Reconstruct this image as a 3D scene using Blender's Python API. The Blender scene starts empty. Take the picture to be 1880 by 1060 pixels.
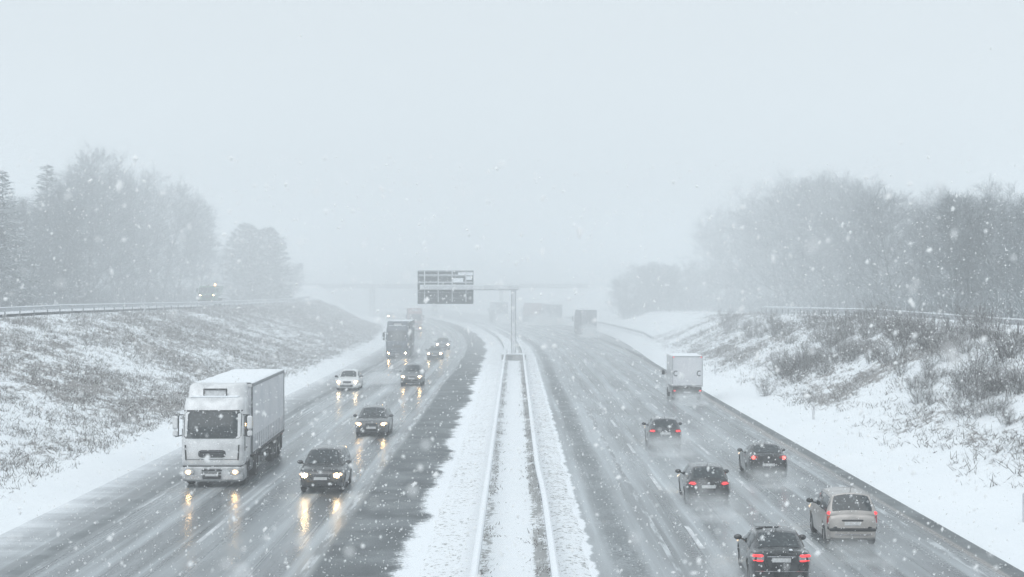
import bpy, math, random
from mathutils import Vector, noise
random.seed(7)
R = math.radians
PI = math.pi
sc = bpy.context.scene
COL = sc.collection

# ------------------------------------------------------------------ layout
H_CAM = 8.2            # the photographer stands on a motorway bridge
S0, CURV = 184.0, 1.0 / (2 * 1543.0)

def defl(s):           # the motorway bends to the left after S0
    return (s - S0) ** 2 * CURV if s > S0 else 0.0

def heading(s):
    return math.atan((s - S0) / 1543.0) if s > S0 else 0.0

def rp(u, s, z=0.0):   # road coordinates (u across, s along) to the world
    return Vector((u - defl(s), s, z))

def pl(pts, x):        # piecewise linear
    if x <= pts[0][0]: return pts[0][1]
    for (a, b), (c, d) in zip(pts, pts[1:]):
        if x <= c: return b + (d - b) * (x - a) / (c - a)
    return pts[-1][1]

def sm(a, b, x):
    t = max(0.0, min(1.0, (x - a) / (b - a)))
    return t * t * (3 - 2 * t)

# ------------------------------------------------------------------ materials
def nodes_of(name):
    m = bpy.data.materials.new(name)
    m.use_nodes = True
    nt = m.node_tree
    return m, nt, nt.nodes['Principled BSDF']

def N(nt, typ, **kw):
    n = nt.nodes.new(typ)
    for k, v in kw.items():
        if k.startswith('i_'):
            k2 = k[2:]
            n.inputs[int(k2) if k2.isdigit() else k2.replace('_', ' ')].default_value = v
        else:
            setattr(n, k, v)
    return n

def L(nt, a, b): nt.links.new(a, b)

def math_n(nt, op, a, b=None, clamp=False):
    n = N(nt, 'ShaderNodeMath', operation=op, use_clamp=clamp)
    for i, v in enumerate((a, b)):
        if v is None: continue
        if isinstance(v, (int, float)): n.inputs[i].default_value = v
        else: L(nt, v, n.inputs[i])
    return n.outputs[0]

def sstep(nt, x, a, b, lo=0.0, hi=1.0):
    n = N(nt, 'ShaderNodeMapRange', interpolation_type='SMOOTHSTEP')
    L(nt, x, n.inputs[0])
    n.inputs[1].default_value, n.inputs[2].default_value = a, b
    n.inputs[3].default_value, n.inputs[4].default_value = lo, hi
    return n.outputs[0]

def mixc(nt, fac, a, b):
    n = N(nt, 'ShaderNodeMix', data_type='RGBA')
    for sock, v in ((n.inputs[0], fac), (n.inputs[6], a), (n.inputs[7], b)):
        if isinstance(v, (int, float)): sock.default_value = v
        elif isinstance(v, tuple): sock.default_value = v if len(v) == 4 else (*v, 1)
        else: L(nt, v, sock)
    return n.outputs[2]

def mixf(nt, fac, a, b):
    n = N(nt, 'ShaderNodeMix', data_type='FLOAT')
    for sock, v in ((n.inputs[0], fac), (n.inputs[2], a), (n.inputs[3], b)):
        if isinstance(v, (int, float)): sock.default_value = v
        else: L(nt, v, sock)
    return n.outputs[0]

def noise_n(nt, vec, scale, detail=3.0, rough=0.55):
    n = N(nt, 'ShaderNodeTexNoise')
    n.inputs['Scale'].default_value = scale
    n.inputs['Detail'].default_value = detail
    n.inputs['Roughness'].default_value = rough
    if vec is not None: L(nt, vec, n.inputs['Vector'])
    return n.outputs['Fac']

def scaled(nt, vec, s):
    n = N(nt, 'ShaderNodeVectorMath', operation='MULTIPLY')
    L(nt, vec, n.inputs[0]); n.inputs[1].default_value = s
    return n.outputs[0]

def plain(name, col, rough=0.5, metal=0.0, coat=0.0, var=0.25, scale=3.0, col2=None):
    m, nt, b = nodes_of(name)
    tc = N(nt, 'ShaderNodeTexCoord').outputs['Object']
    f = noise_n(nt, tc, scale, 4)
    f = sstep(nt, f, .35, .7)
    c2 = col2 or tuple(min(1, c * (1 - var) + 0.10 * var) for c in col)
    L(nt, mixc(nt, f, col, c2), b.inputs['Base Color'])
    L(nt, mixf(nt, f, rough, min(1, rough + .15)), b.inputs['Roughness'])
    b.inputs['Metallic'].default_value = metal
    b.inputs['Coat Weight'].default_value = coat
    b.inputs['Coat Roughness'].default_value = .12
    return m

def emit(name, col, strength):
    m, nt, b = nodes_of(name)
    b.inputs['Base Color'].default_value = (*col, 1)
    b.inputs['Emission Color'].default_value = (*col, 1)
    b.inputs['Emission Strength'].default_value = strength
    return m

M = {}
def build_mats():
    P = plain
    M['black_paint'] = P('black_paint', (.008, .010, .012), .22, 0, .7, .5, 3.5, (.05, .054, .057))
    M['dark_paint'] = P('dark_grey_paint', (.022, .027, .031), .25, 0, .8, .5, 2.5, (.05, .055, .06))
    M['grey_paint'] = P('grey_paint', (.14, .15, .16), .3, .1, .6)
    M['silver_paint'] = P('warm_silver_paint', (.40, .375, .355), .32, .25, .6, .25)
    M['white_paint'] = P('white_paint', (.68, .69, .70), .3, 0, .5, .15)
    M['truck_white'] = P('truck_white', (.76, .77, .78), .35, 0, .4, .15, 1.6, (.52, .53, .54))
    M['grime'] = P('salt_stained_white', (.60, .61, .62), .5, 0, .1, .2, 2.6, (.30, .31, .32))
    M['tarp'] = P('tarpaulin', (.68, .69, .715), .55, 0, 0, .1, .7, (.60, .62, .65))
    M['tarp_grey'] = P('grey_tarpaulin', (.28, .29, .31), .6)
    M['tarp_red'] = P('dull_red_tarpaulin', (.34, .20, .19), .6)
    M['tarp_dark'] = P('dark_tarpaulin', (.07, .08, .095), .5)
    M['blue_paint'] = P('blue_grey_paint', (.075, .095, .13), .4, 0, .4)
    M['green_paint'] = P('green_paint', (.05, .14, .09), .4, 0, .4)
    M['rubber'] = P('rubber', (.018, .019, .02), .75, col2=(.06, .062, .064))
    M['rim'] = P('wheel_metal', (.35, .36, .37), .35, .8)
    M['trim'] = P('black_plastic', (.016, .018, .019), .5, col2=(.04, .043, .046))
    M['chassis'] = P('dirty_chassis', (.03, .031, .033), .8, col2=(.10, .10, .10))
    M['chrome'] = P('chrome', (.7, .7, .72), .15, 1)
    M['plate'] = P('number_plate_white', (.62, .63, .64), .5, var=.3, scale=12)
    M['lens'] = P('lamp_glass', (.45, .46, .47), .08, .4, .6)
    M['red_lens'] = P('red_lens', (.30, .015, .02), .15, 0, .5)
    M['galv'] = P('galvanised_steel', (.46, .48, .50), .5, .2)
    M['gantry_grey'] = P('pale_gantry_paint', (.52, .54, .56), .5, 0, 0, .3, 1.5, (.70, .72, .74))
    M['galv_dark'] = P('weathered_steel', (.15, .16, .17), .6, .3)
    M['sign_back'] = P('grey_sign_back', (.075, .09, .10), .6, .1, 0, .4, 1.2)
    M['concrete'] = P('concrete', (.34, .34, .34), .85, col2=(.24, .24, .24))
    M['post_white'] = P('marker_post_white', (.55, .56, .58), .5, 0, 0, .1)
    M['interior'] = P('dark_interior', (.02, .022, .024), .8)
    M['bark'] = P('bark', (.14, .155, .165), .9, scale=2, col2=(.30, .315, .325))
    M['lamp_warm'] = emit('headlamp_lit', (1.0, .62, .26), 70)
    M['lamp_white'] = emit('headlamp_lit_white', (1.0, .70, .36), 65)
    M['lamp_tail'] = emit('tail_lamp_lit', (1.0, .05, .06), .75)
    M['lamp_brake'] = emit('bright_tail_lamp_lit', (1.0, .12, .10), 2.2)
    M['lamp_glow'] = emit('headlamp_halo_glow', (1.0, .74, .50), .62)  # emission put on the lamp housing to draw a warm halo round the bulb
    M['lamp_amber'] = emit('amber_beacon_lit', (1.0, .45, .12), 14)
    # glass: dark, glossy
    m, nt, b = nodes_of('car_glass')
    tc = N(nt, 'ShaderNodeTexCoord').outputs['Object']
    f = sstep(nt, noise_n(nt, tc, 9, 5), .5, .72)
    L(nt, mixc(nt, f, (.022, .030, .034), (.11, .125, .135)), b.inputs['Base Color'])
    L(nt, mixf(nt, f, .06, .3), b.inputs['Roughness'])
    b.inputs['IOR'].default_value = 1.5
    M['glass'] = m
    m, nt, b = nodes_of('clear_snow')
    tc = N(nt, 'ShaderNodeTexCoord').outputs['Object']
    f = noise_n(nt, tc, 1.7, 5)
    L(nt, mixc(nt, f, (.74, .78, .82), (.86, .88, .90)), b.inputs['Base Color'])
    b.inputs['Roughness'].default_value = .85
    bp = N(nt, 'ShaderNodeBump', i_Strength=.35, i_Distance=.05)
    L(nt, noise_n(nt, tc, 5, 4), bp.inputs['Height']); L(nt, bp.outputs[0], b.inputs['Normal'])
    M['snow'] = m
    # twigs: bark with snow lying on the upper side
    def twig(name, c1, c2, snow_lo, snow_hi, snow_c=(.78, .80, .83)):
        m, nt, b = nodes_of(name)
        g = N(nt, 'ShaderNodeNewGeometry')
        rnd = g.outputs['Random Per Island']
        base = mixc(nt, rnd, c1, c2)
        snowm = sstep(nt, rnd, snow_lo, snow_hi)
        L(nt, mixc(nt, snowm, base, snow_c), b.inputs['Base Color'])
        b.inputs['Roughness'].default_value = .9
        return m
    M['twigs'] = twig('snowy_twigs', (.11, .128, .14), (.20, .22, .235), .55, .9, (.52, .55, .57))
    M['needles'] = twig('snowy_needles', (.065, .085, .09), (.13, .155, .165), .55, .85)
    M['pale_needles'] = twig('snow_laden_needles', (.10, .125, .13), (.18, .205, .215), .40, .70)
    M['bush'] = twig('snowy_bush_twigs', (.055, .05, .047), (.13, .12, .115), .78, .95)
    M['scrub'] = twig('snowy_dead_scrub', (.085, .076, .07), (.21, .188, .172), .55, .80, (.70, .72, .745))
    # falling flakes
    m = bpy.data.materials.new('snowflake'); m.use_nodes = True
    nt = m.node_tree; nt.nodes.clear()
    d = N(nt, 'ShaderNodeBsdfDiffuse'); d.inputs[0].default_value = (.99, .99, .99, 1)
    t = N(nt, 'ShaderNodeBsdfTranslucent'); t.inputs[0].default_value = (.99, .99, .99, 1)
    mx = N(nt, 'ShaderNodeMixShader'); mx.inputs[0].default_value = .5
    o = N(nt, 'ShaderNodeOutputMaterial')
    L(nt, d.outputs[0], mx.inputs[1]); L(nt, t.outputs[0], mx.inputs[2]); L(nt, mx.outputs[0], o.inputs[0])
    M['flake'] = m
    M['snow_ground'] = ground_mat()
    M['median'] = median_mat()
    M['road_l'] = road_mat(-1)
    M['road_r'] = road_mat(1)
    M['marking'] = marking_mat()
    M['faded'] = marking_mat('slushy_edge_line', (.50, .53, .55), (.16, .175, .185), (2.2, .22, 1), .38, .56)

def ground_mat():
    m, nt, b = nodes_of('snow_over_grass')
    geo = N(nt, 'ShaderNodeNewGeometry').outputs['Position']
    at = N(nt, 'ShaderNodeAttribute', attribute_name='scrub').outputs['Fac']
    n1 = noise_n(nt, scaled(nt, geo, (1.0, .5, 1.0)), .4, 4, .6)
    n2 = noise_n(nt, scaled(nt, geo, (1.0, .42, 1.0)), 1.7, 6, .72)
    n3 = noise_n(nt, geo, 6.0, 3, .7)
    v = math_n(nt, 'ADD', math_n(nt, 'MULTIPLY', n1, .45), math_n(nt, 'MULTIPLY', n2, .75))
    v = math_n(nt, 'ADD', v, math_n(nt, 'MULTIPLY', n3, .28))
    # v averages about .74; the more scrub, the more dead grass shows
    thr = mixf(nt, at, 1.04, .66)
    dv = math_n(nt, 'SUBTRACT', v, thr)
    f = sstep(nt, dv, -.03, .09)
    f = math_n(nt, 'MULTIPLY', f, .92)
    grass = mixc(nt, n3, (.095, .086, .08), (.24, .22, .21))
    snow = mixc(nt, n1, (.76, .80, .835), (.85, .875, .895))
    L(nt, mixc(nt, f, snow, grass), b.inputs['Base Color'])
    b.inputs['Roughness'].default_value = .9
    bp = N(nt, 'ShaderNodeBump', i_Strength=.6, i_Distance=.12)
    L(nt, n2, bp.inputs['Height']); L(nt, bp.outputs[0], b.inputs['Normal'])
    return m

def median_mat():
    m, nt, b = nodes_of('median_snow')
    uv = N(nt, 'ShaderNodeUVMap', uv_map='UVMap').outputs[0]
    sp = N(nt, 'ShaderNodeSeparateXYZ'); L(nt, uv, sp.inputs[0])
    u = sp.outputs[0]
    n1 = noise_n(nt, uv, .9, 5, .65)
    n2 = noise_n(nt, scaled(nt, uv, (2.6, 1.6, 1)), 2.2, 5, .75)
    n3 = noise_n(nt, scaled(nt, uv, (1.0, .25, 1)), 1.2, 3, .6)
    # grass along the foot of the rails, speckle everywhere
    nearR = math_n(nt, 'MULTIPLY', sstep(nt, u, .45, .70), sstep(nt, u, 1.1, .9))
    nearL = math_n(nt, 'MULTIPLY', sstep(nt, u, -1.08, -.95), sstep(nt, u, -.55, -.85))
    nearL = math_n(nt, 'MULTIPLY', nearL, .65)
    g = math_n(nt, 'MAXIMUM', nearR, nearL)
    g = math_n(nt, 'MULTIPLY', g, sstep(nt, n3, .28, .52))
    v = math_n(nt, 'ADD', math_n(nt, 'MULTIPLY', n2, .8), math_n(nt, 'MULTIPLY', n1, .3))
    outer = sstep(nt, u, 1.0, 1.3)
    outer2 = math_n(nt, 'MULTIPLY', sstep(nt, u, -1.2, -1.6), .7)
    base_thr = mixf(nt, math_n(nt, 'MAXIMUM', outer, outer2), .645, .572)
    thr = mixf(nt, g, base_thr, .44)
    f = math_n(nt, 'MULTIPLY', sstep(nt, math_n(nt, 'SUBTRACT', v, thr), -.01, .06), .8)
    grass = mixc(nt, n1, (.15, .15, .14), (.27, .27, .26))
    snow = mixc(nt, n1, (.76, .80, .835), (.86, .88, .90))
    L(nt, mixc(nt, f, snow, grass), b.inputs['Base Color'])
    b.inputs['Roughness'].default_value = .9
    bp = N(nt, 'ShaderNodeBump', i_Strength=.5, i_Distance=.06)
    L(nt, n2, bp.inputs['Height']); L(nt, bp.outputs[0], b.inputs['Normal'])
    return m

def road_mat(side):
    m, nt, b = nodes_of('wet_asphalt')
    uv = N(nt, 'ShaderNodeUVMap', uv_map='UVMap').outputs[0]
    sp = N(nt, 'ShaderNodeSeparateXYZ'); L(nt, uv, sp.inputs[0])
    u0 = sp.outputs[0]
    wob = noise_n(nt, scaled(nt, uv, (.1, .05, 1)), 1.0, 2)
    u = math_n(nt, 'ADD', u0, math_n(nt, 'MULTIPLY', math_n(nt, 'SUBTRACT', wob, .5), .5))
    streak = noise_n(nt, scaled(nt, uv, (1.6, .025, 1)), 1.0, 4, .6)
    streak2 = noise_n(nt, scaled(nt, uv, (5.0, .05, 1)), 1.0, 3, .6)
    grain = noise_n(nt, uv, 7.0, 4, .7)
    lat = noise_n(nt, scaled(nt, uv, (.45, .42, 1)), 1.0, 6, .62)
    slow = noise_n(nt, scaled(nt, uv, (.02, .07, 1)), 1.0, 2)
    edge = math_n(nt, 'ADD', math_n(nt, 'MULTIPLY', lat, .45), math_n(nt, 'ADD', math_n(nt, 'MULTIPLY', slow, .40), math_n(nt, 'MULTIPLY', grain, .15)))
    lat2 = noise_n(nt, scaled(nt, uv, (.16, .8, 1)), 1.0, 6, .68)
    fine = noise_n(nt, uv, 30.0, 2, .7)
    def band(a, c, s=.12, v=None):
        v = u if v is None else v
        return math_n(nt, 'MULTIPLY', sstep(nt, v, a - s, a + s), sstep(nt, v, c + s, c - s))
    def add(*xs):
        r = xs[0]
        for x in xs[1:]: r = math_n(nt, 'MAXIMUM', r, x)
        return r
    if side < 0:
        tracks = add(band(-13.0, -12.45, .25), band(-11.5, -10.95, .25), band(-9.0, -8.45, .25), band(-7.4, -6.85, .25))
        slushb = add(band(-10.6, -9.6, .3), band(-6.5, -5.9, .12), band(-12.3, -11.7, .2), band(-8.2, -7.7, .2))
        dull = band(-5.75, -2.0, .15)
        kerbw = math_n(nt, 'MULTIPLY', band(-14.4, -13.9, .08), .8)
        # snow creeping over the two shoulders
        sn1 = sstep(nt, math_n(nt, 'ADD', u0, math_n(nt, 'MULTIPLY', math_n(nt, 'SUBTRACT', edge, .5), 3.6)), -4.0, -2.75)
        sn2 = sstep(nt, math_n(nt, 'ADD', u0, math_n(nt, 'MULTIPLY', math_n(nt, 'SUBTRACT', lat2, .5), 4.2)), -13.7, -18.0)
        snow = sn1
        brown = None
    else:
        tracks = add(band(6.55, 7.05, .25), band(8.1, 8.6, .25), band(10.3, 10.85, .25), band(11.9, 12.4, .25))
        slushb = add(band(3.75, 5.1, .35), band(5.9, 6.35, .2), band(8.9, 9.7, .3), band(7.3, 7.85, .2), band(11.1, 11.6, .2), band(2.3, 2.85, .12), band(12.9, 13.5, .15))
        dull = math_n(nt, 'MULTIPLY', band(2.95, 3.75, .28), sstep(nt, math_n(nt, 'ADD', math_n(nt, 'ADD', math_n(nt, 'MULTIPLY', grain, .6), math_n(nt, 'MULTIPLY', fine, .5)), math_n(nt, 'MULTIPLY', lat, .5)), .70, .86))
        kerbw = band(13.95, 14.6, .08)
        sn1 = sstep(nt, math_n(nt, 'ADD', u0, math_n(nt, 'MULTIPLY', math_n(nt, 'SUBTRACT', lat, .5), .9)), 2.55, 2.15)
        snow = sn1; sn2 = None
        brown = band(13.5, 13.95, .12)
    # wet film with slush: pale, streaked
    sl = math_n(nt, 'MULTIPLY', slushb, sstep(nt, streak, .30, .68))
    sl = math_n(nt, 'ADD', math_n(nt, 'MULTIPLY', sl, .75), math_n(nt, 'MULTIPLY', sstep(nt, streak2, .50, .72), .42), clamp=True)
    sl = math_n(nt, 'MULTIPLY', sl, mixf(nt, tracks, 1.0, .35))
    sl = math_n(nt, 'MULTIPLY', sl, mixf(nt, dull, 1.0, .12))
    film = noise_n(nt, scaled(nt, uv, (.5, .06, 1)), 1.0, 5, .6)
    wet = mixc(nt, sstep(nt, film, .35, .7), (.075, .084, .09), (.27, .295, .31))
    c = mixc(nt, sl, wet, (.50, .54, .565))
    dullc = mixc(nt, sstep(nt, math_n(nt, 'ADD', math_n(nt, 'MULTIPLY', fine, .6), math_n(nt, 'MULTIPLY', lat, .4)), .42, .62), (.06, .07, .076), (.24, .26, .27))
    c = mixc(nt, dull, c, dullc)
    c = mixc(nt, kerbw, c, dullc)
    if brown is not None:
        c = mixc(nt, math_n(nt, 'MULTIPLY', brown, sstep(nt, streak, .3, .6)), c, (.22, .20, .185))
    sg = sstep(nt, math_n(nt, 'ADD', math_n(nt, 'MULTIPLY', math_n(nt, 'SUBTRACT', math_n(nt, 'ADD', math_n(nt, 'MULTIPLY', grain, .6), math_n(nt, 'MULTIPLY', fine, .4)), .5), 1.1), snow), .30, .72)
    c = mixc(nt, sg, c, (.80, .83, .86))
    if sn2 is not None:
        thin = math_n(nt, 'MULTIPLY', sn2, mixf(nt, sstep(nt, fine, .4, .62), 1.0, .82))
        c = mixc(nt, thin, c, (.78, .81, .84))
        sg = math_n(nt, 'MAXIMUM', sg, sn2)
    L(nt, c, b.inputs['Base Color'])
    r = mixf(nt, sl, .23, .42)
    r = mixf(nt, tracks, r, .20)
    r = math_n(nt, 'ADD', r, math_n(nt, 'MULTIPLY', grain, .08))
    r = mixf(nt, dull, r, .62)
    r = mixf(nt, kerbw, r, .55)
    r = mixf(nt, sg, r, .9)
    L(nt, r, b.inputs['Roughness'])
    b.inputs['IOR'].default_value = 1.42
    s1 = mixf(nt, dull, .5, .30)
    L(nt, mixf(nt, sg, s1, .1), b.inputs['Specular IOR Level'])
    bp = N(nt, 'ShaderNodeBump', i_Strength=.14, i_Distance=.010)
    L(nt, math_n(nt, 'ADD', grain, math_n(nt, 'MULTIPLY', fine, .5)), bp.inputs['Height'])
    L(nt, bp.outputs[0], b.inputs['Normal'])
    return m

def marking_mat(name='worn_road_paint', c1=(.80, .82, .84), c2=(.46, .48, .50), sc_=(3, .6, 1), lo=.34, hi=.56):
    m, nt, b = nodes_of(name)
    tc = N(nt, 'ShaderNodeTexCoord').outputs['Object']
    f = sstep(nt, noise_n(nt, scaled(nt, tc, sc_), 1.5, 5, .65), lo, hi)
    L(nt, mixc(nt, f, c1, c2), b.inputs['Base Color'])
    b.inputs['Roughness'].default_value = .35
    return m

# ------------------------------------------------------------------ mesh helper
class MB:
    def __init__(s): s.v, s.f, s.uv = [], [], None
    def face(s, pts):
        i = len(s.v); s.v += [tuple(p) for p in pts]; s.f.append(tuple(range(i, i + len(pts))))
    def grid(s, rows, close_u=False):
        i = len(s.v); n = len(rows[0])
        for r in rows: s.v += [tuple(p) for p in r]
        for a in range(len(rows) - 1):
            for c in range(n if close_u else n - 1):
                d = (c + 1) % n
                s.f.append((i + a * n + c, i + a * n + d, i + (a + 1) * n + d, i + (a + 1) * n + c))
        return i
    def cap(s, ring, flip=False):
        i = len(s.v); s.v += [tuple(p) for p in ring]
        f = list(range(i, i + len(ring)))
        s.f.append(tuple(f[::-1] if flip else f))
    def box(s, c, d, bev=0.0, rx=0, ry=0, rz=0):
        hx, hy, hz = d[0] / 2, d[1] / 2, d[2] / 2
        b = min(bev, hx * .9, hy * .9, hz * .9)
        from mathutils import Euler
        e = Euler((rx, ry, rz)).to_matrix()
        if b <= 0:
            P = [(x, y, z) for z in (-hz, hz) for x, y in ((-hx, -hy), (hx, -hy), (hx, hy), (-hx, hy))]
            F = [(3, 2, 1, 0), (4, 5, 6, 7), (0, 1, 5, 4), (1, 2, 6, 5), (2, 3, 7, 6), (3, 0, 4, 7)]
        else:
            P, F = [], []
            def ring(z, i):
                return [(x, y, z) for x, y in ((-hx + i, -hy), (hx - i, -hy), (hx, -hy + i), (hx, hy - i), (hx - i, hy), (-hx + i, hy), (-hx, hy - i), (-hx, -hy + i))] if i > 0 else None
            def ring2(z, inset):
                X, Y = hx - inset, hy - inset
                i = b * .6
                return [(x, y, z) for x, y in ((-X + i, -Y), (X - i, -Y), (X, -Y + i), (X, Y - i), (X - i, Y), (-X + i, Y), (-X, Y - i), (-X, -Y + i))]
            rs = [ring2(-hz, b), ring2(-hz + b, 0), ring2(hz - b, 0), ring2(hz, b)]
            for r in rs: P += r
            for k in range(3):
                for q in range(8):
                    F.append((k * 8 + q, k * 8 + (q + 1) % 8, k * 8 + 8 + (q + 1) % 8, k * 8 + 8 + q))
            F.append(tuple(range(7, -1, -1))); F.append(tuple(range(24, 32)))
        i = len(s.v); C = Vector(c)
        s.v += [tuple(C + e @ Vector(p)) for p in P]
        s.f += [tuple(i + k for k in f) for f in F]
    def tube(s, p0, p1, r0, r1, n=6, caps=False):
        p0, p1 = Vector(p0), Vector(p1)
        d = (p1 - p0)
        if d.length < 1e-6: return
        d.normalize()
        a = d.cross(Vector((0, 0, 1)) if abs(d.z) < .9 else Vector((1, 0, 0))).normalized(); b = d.cross(a)
        rings = [[p + (a * math.cos(t) + b * math.sin(t)) * r for t in [2 * PI * k / n for k in range(n)]] for p, r in ((p0, r0), (p1, r1))]
        s.grid(rings, True)
        if caps: s.cap(rings[0], False); s.cap(rings[1], True)
    def path(s, pts, rs, n=6):
        for k in range(len(pts) - 1): s.tube(pts[k], pts[k + 1], rs[k], rs[k + 1], n)
    def ball(s, c, r, nu=12, nv=8, ey=1.0):
        c = Vector(c); rx, ry, rz = r if isinstance(r, tuple) else (r, r, r)
        rows = []
        for j in range(nv + 1):
            t = PI * j / nv
            rows.append([(c.x + rx * math.sin(t) * math.cos(2 * PI * k / nu), c.y + ry * math.sin(t) * math.sin(2 * PI * k / nu), c.z - rz * math.cos(t)) for k in range(nu)])
        s.grid(rows, True)
    def strip(s, p, q, w, side):     # thin twig, pointed
        p, q = Vector(p), Vector(q); a = Vector(side) * (w / 2)
        i = len(s.v)
        s.v += [tuple(p - a), tuple(p + a), tuple(q + a * .3), tuple(q - a * .3)]
        s.f.append((i, i + 1, i + 2, i + 3))
    def lathe_x(s, prof, c, n=20):   # profile (radius, x) turned about the x axis
        c = Vector(c)
        rows = [[(c.x + x, c.y + r * math.cos(2 * PI * k / n), c.z + r * math.sin(2 * PI * k / n)) for k in range(n)] for r, x in prof]
        s.grid(rows, True)
    def build(s, name, mat, parent=None, smooth=35, loc=None):
        me = bpy.data.meshes.new(name)
        me.from_pydata(s.v, [], s.f); me.update()
        if s.uv:
            ul = me.uv_layers.new(name='UVMap')
            for lp in me.loops: ul.data[lp.index].uv = s.uv[lp.vertex_index]
        if smooth:
            for p in me.polygons: p.use_smooth = True
            me.set_sharp_from_angle(angle=R(smooth))
        me.materials.append(M[mat] if isinstance(mat, str) else mat)
        o = bpy.data.objects.new(name, me); COL.objects.link(o)
        if parent is not None: o.parent = parent
        if loc is not None: o.location = loc
        return o

def fix(o):
    import bmesh
    bm = bmesh.new(); bm.from_mesh(o.data)
    bmesh.ops.remove_doubles(bm, verts=bm.verts, dist=.0005)
    bmesh.ops.recalc_face_normals(bm, faces=bm.faces)
    bm.to_mesh(o.data); bm.free()
    o.data.set_sharp_from_angle(angle=R(38))
    return o

def tag(o, label=None, cat=None, group=None, kind=None):
    if label: o['label'] = label
    if cat: o['category'] = cat
    if group: o['group'] = group
    if kind: o['kind'] = kind
    return o

def thing(name, label, cat, loc=(0, 0, 0), rz=0.0, group=None):
    o = bpy.data.objects.new(name, None); COL.objects.link(o)
    o.empty_display_size = .3
    o.location = loc; o.rotation_euler = (0, 0, rz)
    return tag(o, label, cat, group)

def copy_tree(o, parent=None):
    c = o.copy(); COL.objects.link(c); c.parent = parent
    for ch in list(o.children): copy_tree(ch, c)
    return c

build_mats()

# ------------------------------------------------------------------ terrain
def edge_r(s): return 14.3 + 4.0 * sm(165, 320, s)
ZL = [(-60, 5.7), (150, 5.6), (219, 5.15), (305, 4.85), (345, 5.4), (425, 8.0), (460, 8.1), (560, 6.0), (760, 4.0)]
ZR = [(-60, 5.2), (140, 5.3), (200, 4.7), (250, 3.6), (320, 3.0), (385, 4.2), (425, 7.6), (460, 7.8), (540, 4.5), (800, 3.5)]

def nz(x, y, sc_, seed=0.0): return noise.noise(Vector((x * sc_, y * sc_, seed)))

def ground_z(X, Y):
    u = X + defl(Y)
    er = edge_r(Y)
    bridge = sm(395, 428, Y) * (1 - sm(455, 500, Y))
    if -15.9 < u < er:
        return -.12
    if u <= -15.9:
        z = -.12 + .34 * sm(-15.9, -18.2, u) + .20 * sm(-17, -20, u)
        xtop = -38.5 - 11.5 * sm(328, 362, Y)
        xb = -20 - defl(Y)
        if xb < xtop + 6: xtop = xb - 6
        t = (xb - X) / (xb - xtop)
        t = max(0., min(1., t))
        rise = t * t * (3 - 2 * t) * .5 + t * .5
        z += (pl(ZL, Y) - .5) * rise
        bump = sm(0.05, .3, t) * (1 - sm(.85, 1.0, t))
        z += bump * (.35 * nz(X, Y, .16) + .18 * nz(X, Y, .5, 3))
        far = sm(-52, -90, X)
        z += far * (1.5 + 1.5 * nz(X, Y, .01, 5))
        return z
    z = -.12 + .34 * sm(er, er + 1.4, u) + .18 * sm(er + 1, er + 4, u)
    xb = er + 3.2 - defl(Y)
    xtop = max(28.5, xb + 6)
    t = max(0., min(1., (X - xb) / (xtop - xb)))
    rise = t * t * (3 - 2 * t) * .55 + t * .45
    z += (pl(ZR, Y) - .4) * rise
    bump = sm(0.05, .3, t) * (1 - sm(.85, 1.0, t))
    z += bump * (.40 * nz(X, Y, .14, 9) + .2 * nz(X, Y, .45, 12))
    z += sm(40, 90, X) * (1.2 + 1.5 * nz(X, Y, .01, 7))
    return z

def scrub_at(X, Y):
    """how much dead grass shows through the snow"""
    u = X + defl(Y)
    if u < -19:
        a = sm(-18.6, -20.8, u) * (1 - sm(325, 337, Y)) * (1 - sm(-37.5, -39.5, X))
        return a * (.80 + .45 * nz(X, Y, .06, 2) + .42 * sm(190, 290, Y)) + .18 * sm(-48, -60, X)
    er = edge_r(Y)
    if u > er + 2:
        a = sm(er + 2.6, er + 5.5, u) * (1 - sm(28.5, 30.5, X))
        return a * max(0, .58 + .85 * nz(X, Y, .08, 4)) * (1 - sm(215, 260, Y)) + .1 * sm(36, 50, X)
    return 0.0

def make_ground():
    ys = []
    y = -60.0
    while y < 1250:
        ys.append(y); y += 2.0 if y < 200 else (3.5 if y < 480 else 22)
    xs = []
    x = -720.0
    while x < 720:
        xs.append(x)
        a = abs(x)
        x += .8 if a < 42 else (1.6 if a < 70 else (6 if a < 120 else 40))
    mb = MB(); sv = []
    rows = []
    for Y in ys:
        row = []
        for X in xs:
            row.append((X, Y, ground_z(X, Y))); sv.append(scrub_at(X, Y))
        rows.append(row)
    mb.grid(rows)
    o = mb.build('snowy_ground', 'snow_ground', smooth=0)
    for p in o.data.polygons: p.use_smooth = True
    at = o.data.attributes.new('scrub', 'FLOAT', 'POINT')
    at.data.foreach_set('value', sv)
    tag(o, kind='structure')

def strip_mesh(name, mat, fu0, fu1, s0, s1, z, nu=8, ds=4.0, kind='structure', zf=None):
    mb = MB(); mb.uv = []; rows = []
    n = int((s1 - s0) / ds)
    for k in range(n + 1):
        s = s0 + (s1 - s0) * k / n
        a = fu0(s) if callable(fu0) else fu0
        b = fu1(s) if callable(fu1) else fu1
        row = []
        for j in range(nu + 1):
            u = a + (b - a) * j / nu
            row.append(rp(u, s, z if zf is None else zf(u, s)))
            mb.uv.append((u, s))
        rows.append(row)
    mb.grid(rows)
    o = mb.build(name, mat, smooth=0)
    for p in o.data.polygons: p.use_smooth = True
    return tag(o, kind=kind)

make_ground()
strip_mesh('road_oncoming', 'road_l', -18.2, -2.0, -40, 700, 0.0, 6).name = 'road'
strip_mesh('road', 'road_r', 2.0, lambda s: edge_r(s) + .2, -40, 700, 0.0, 6)

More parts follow.
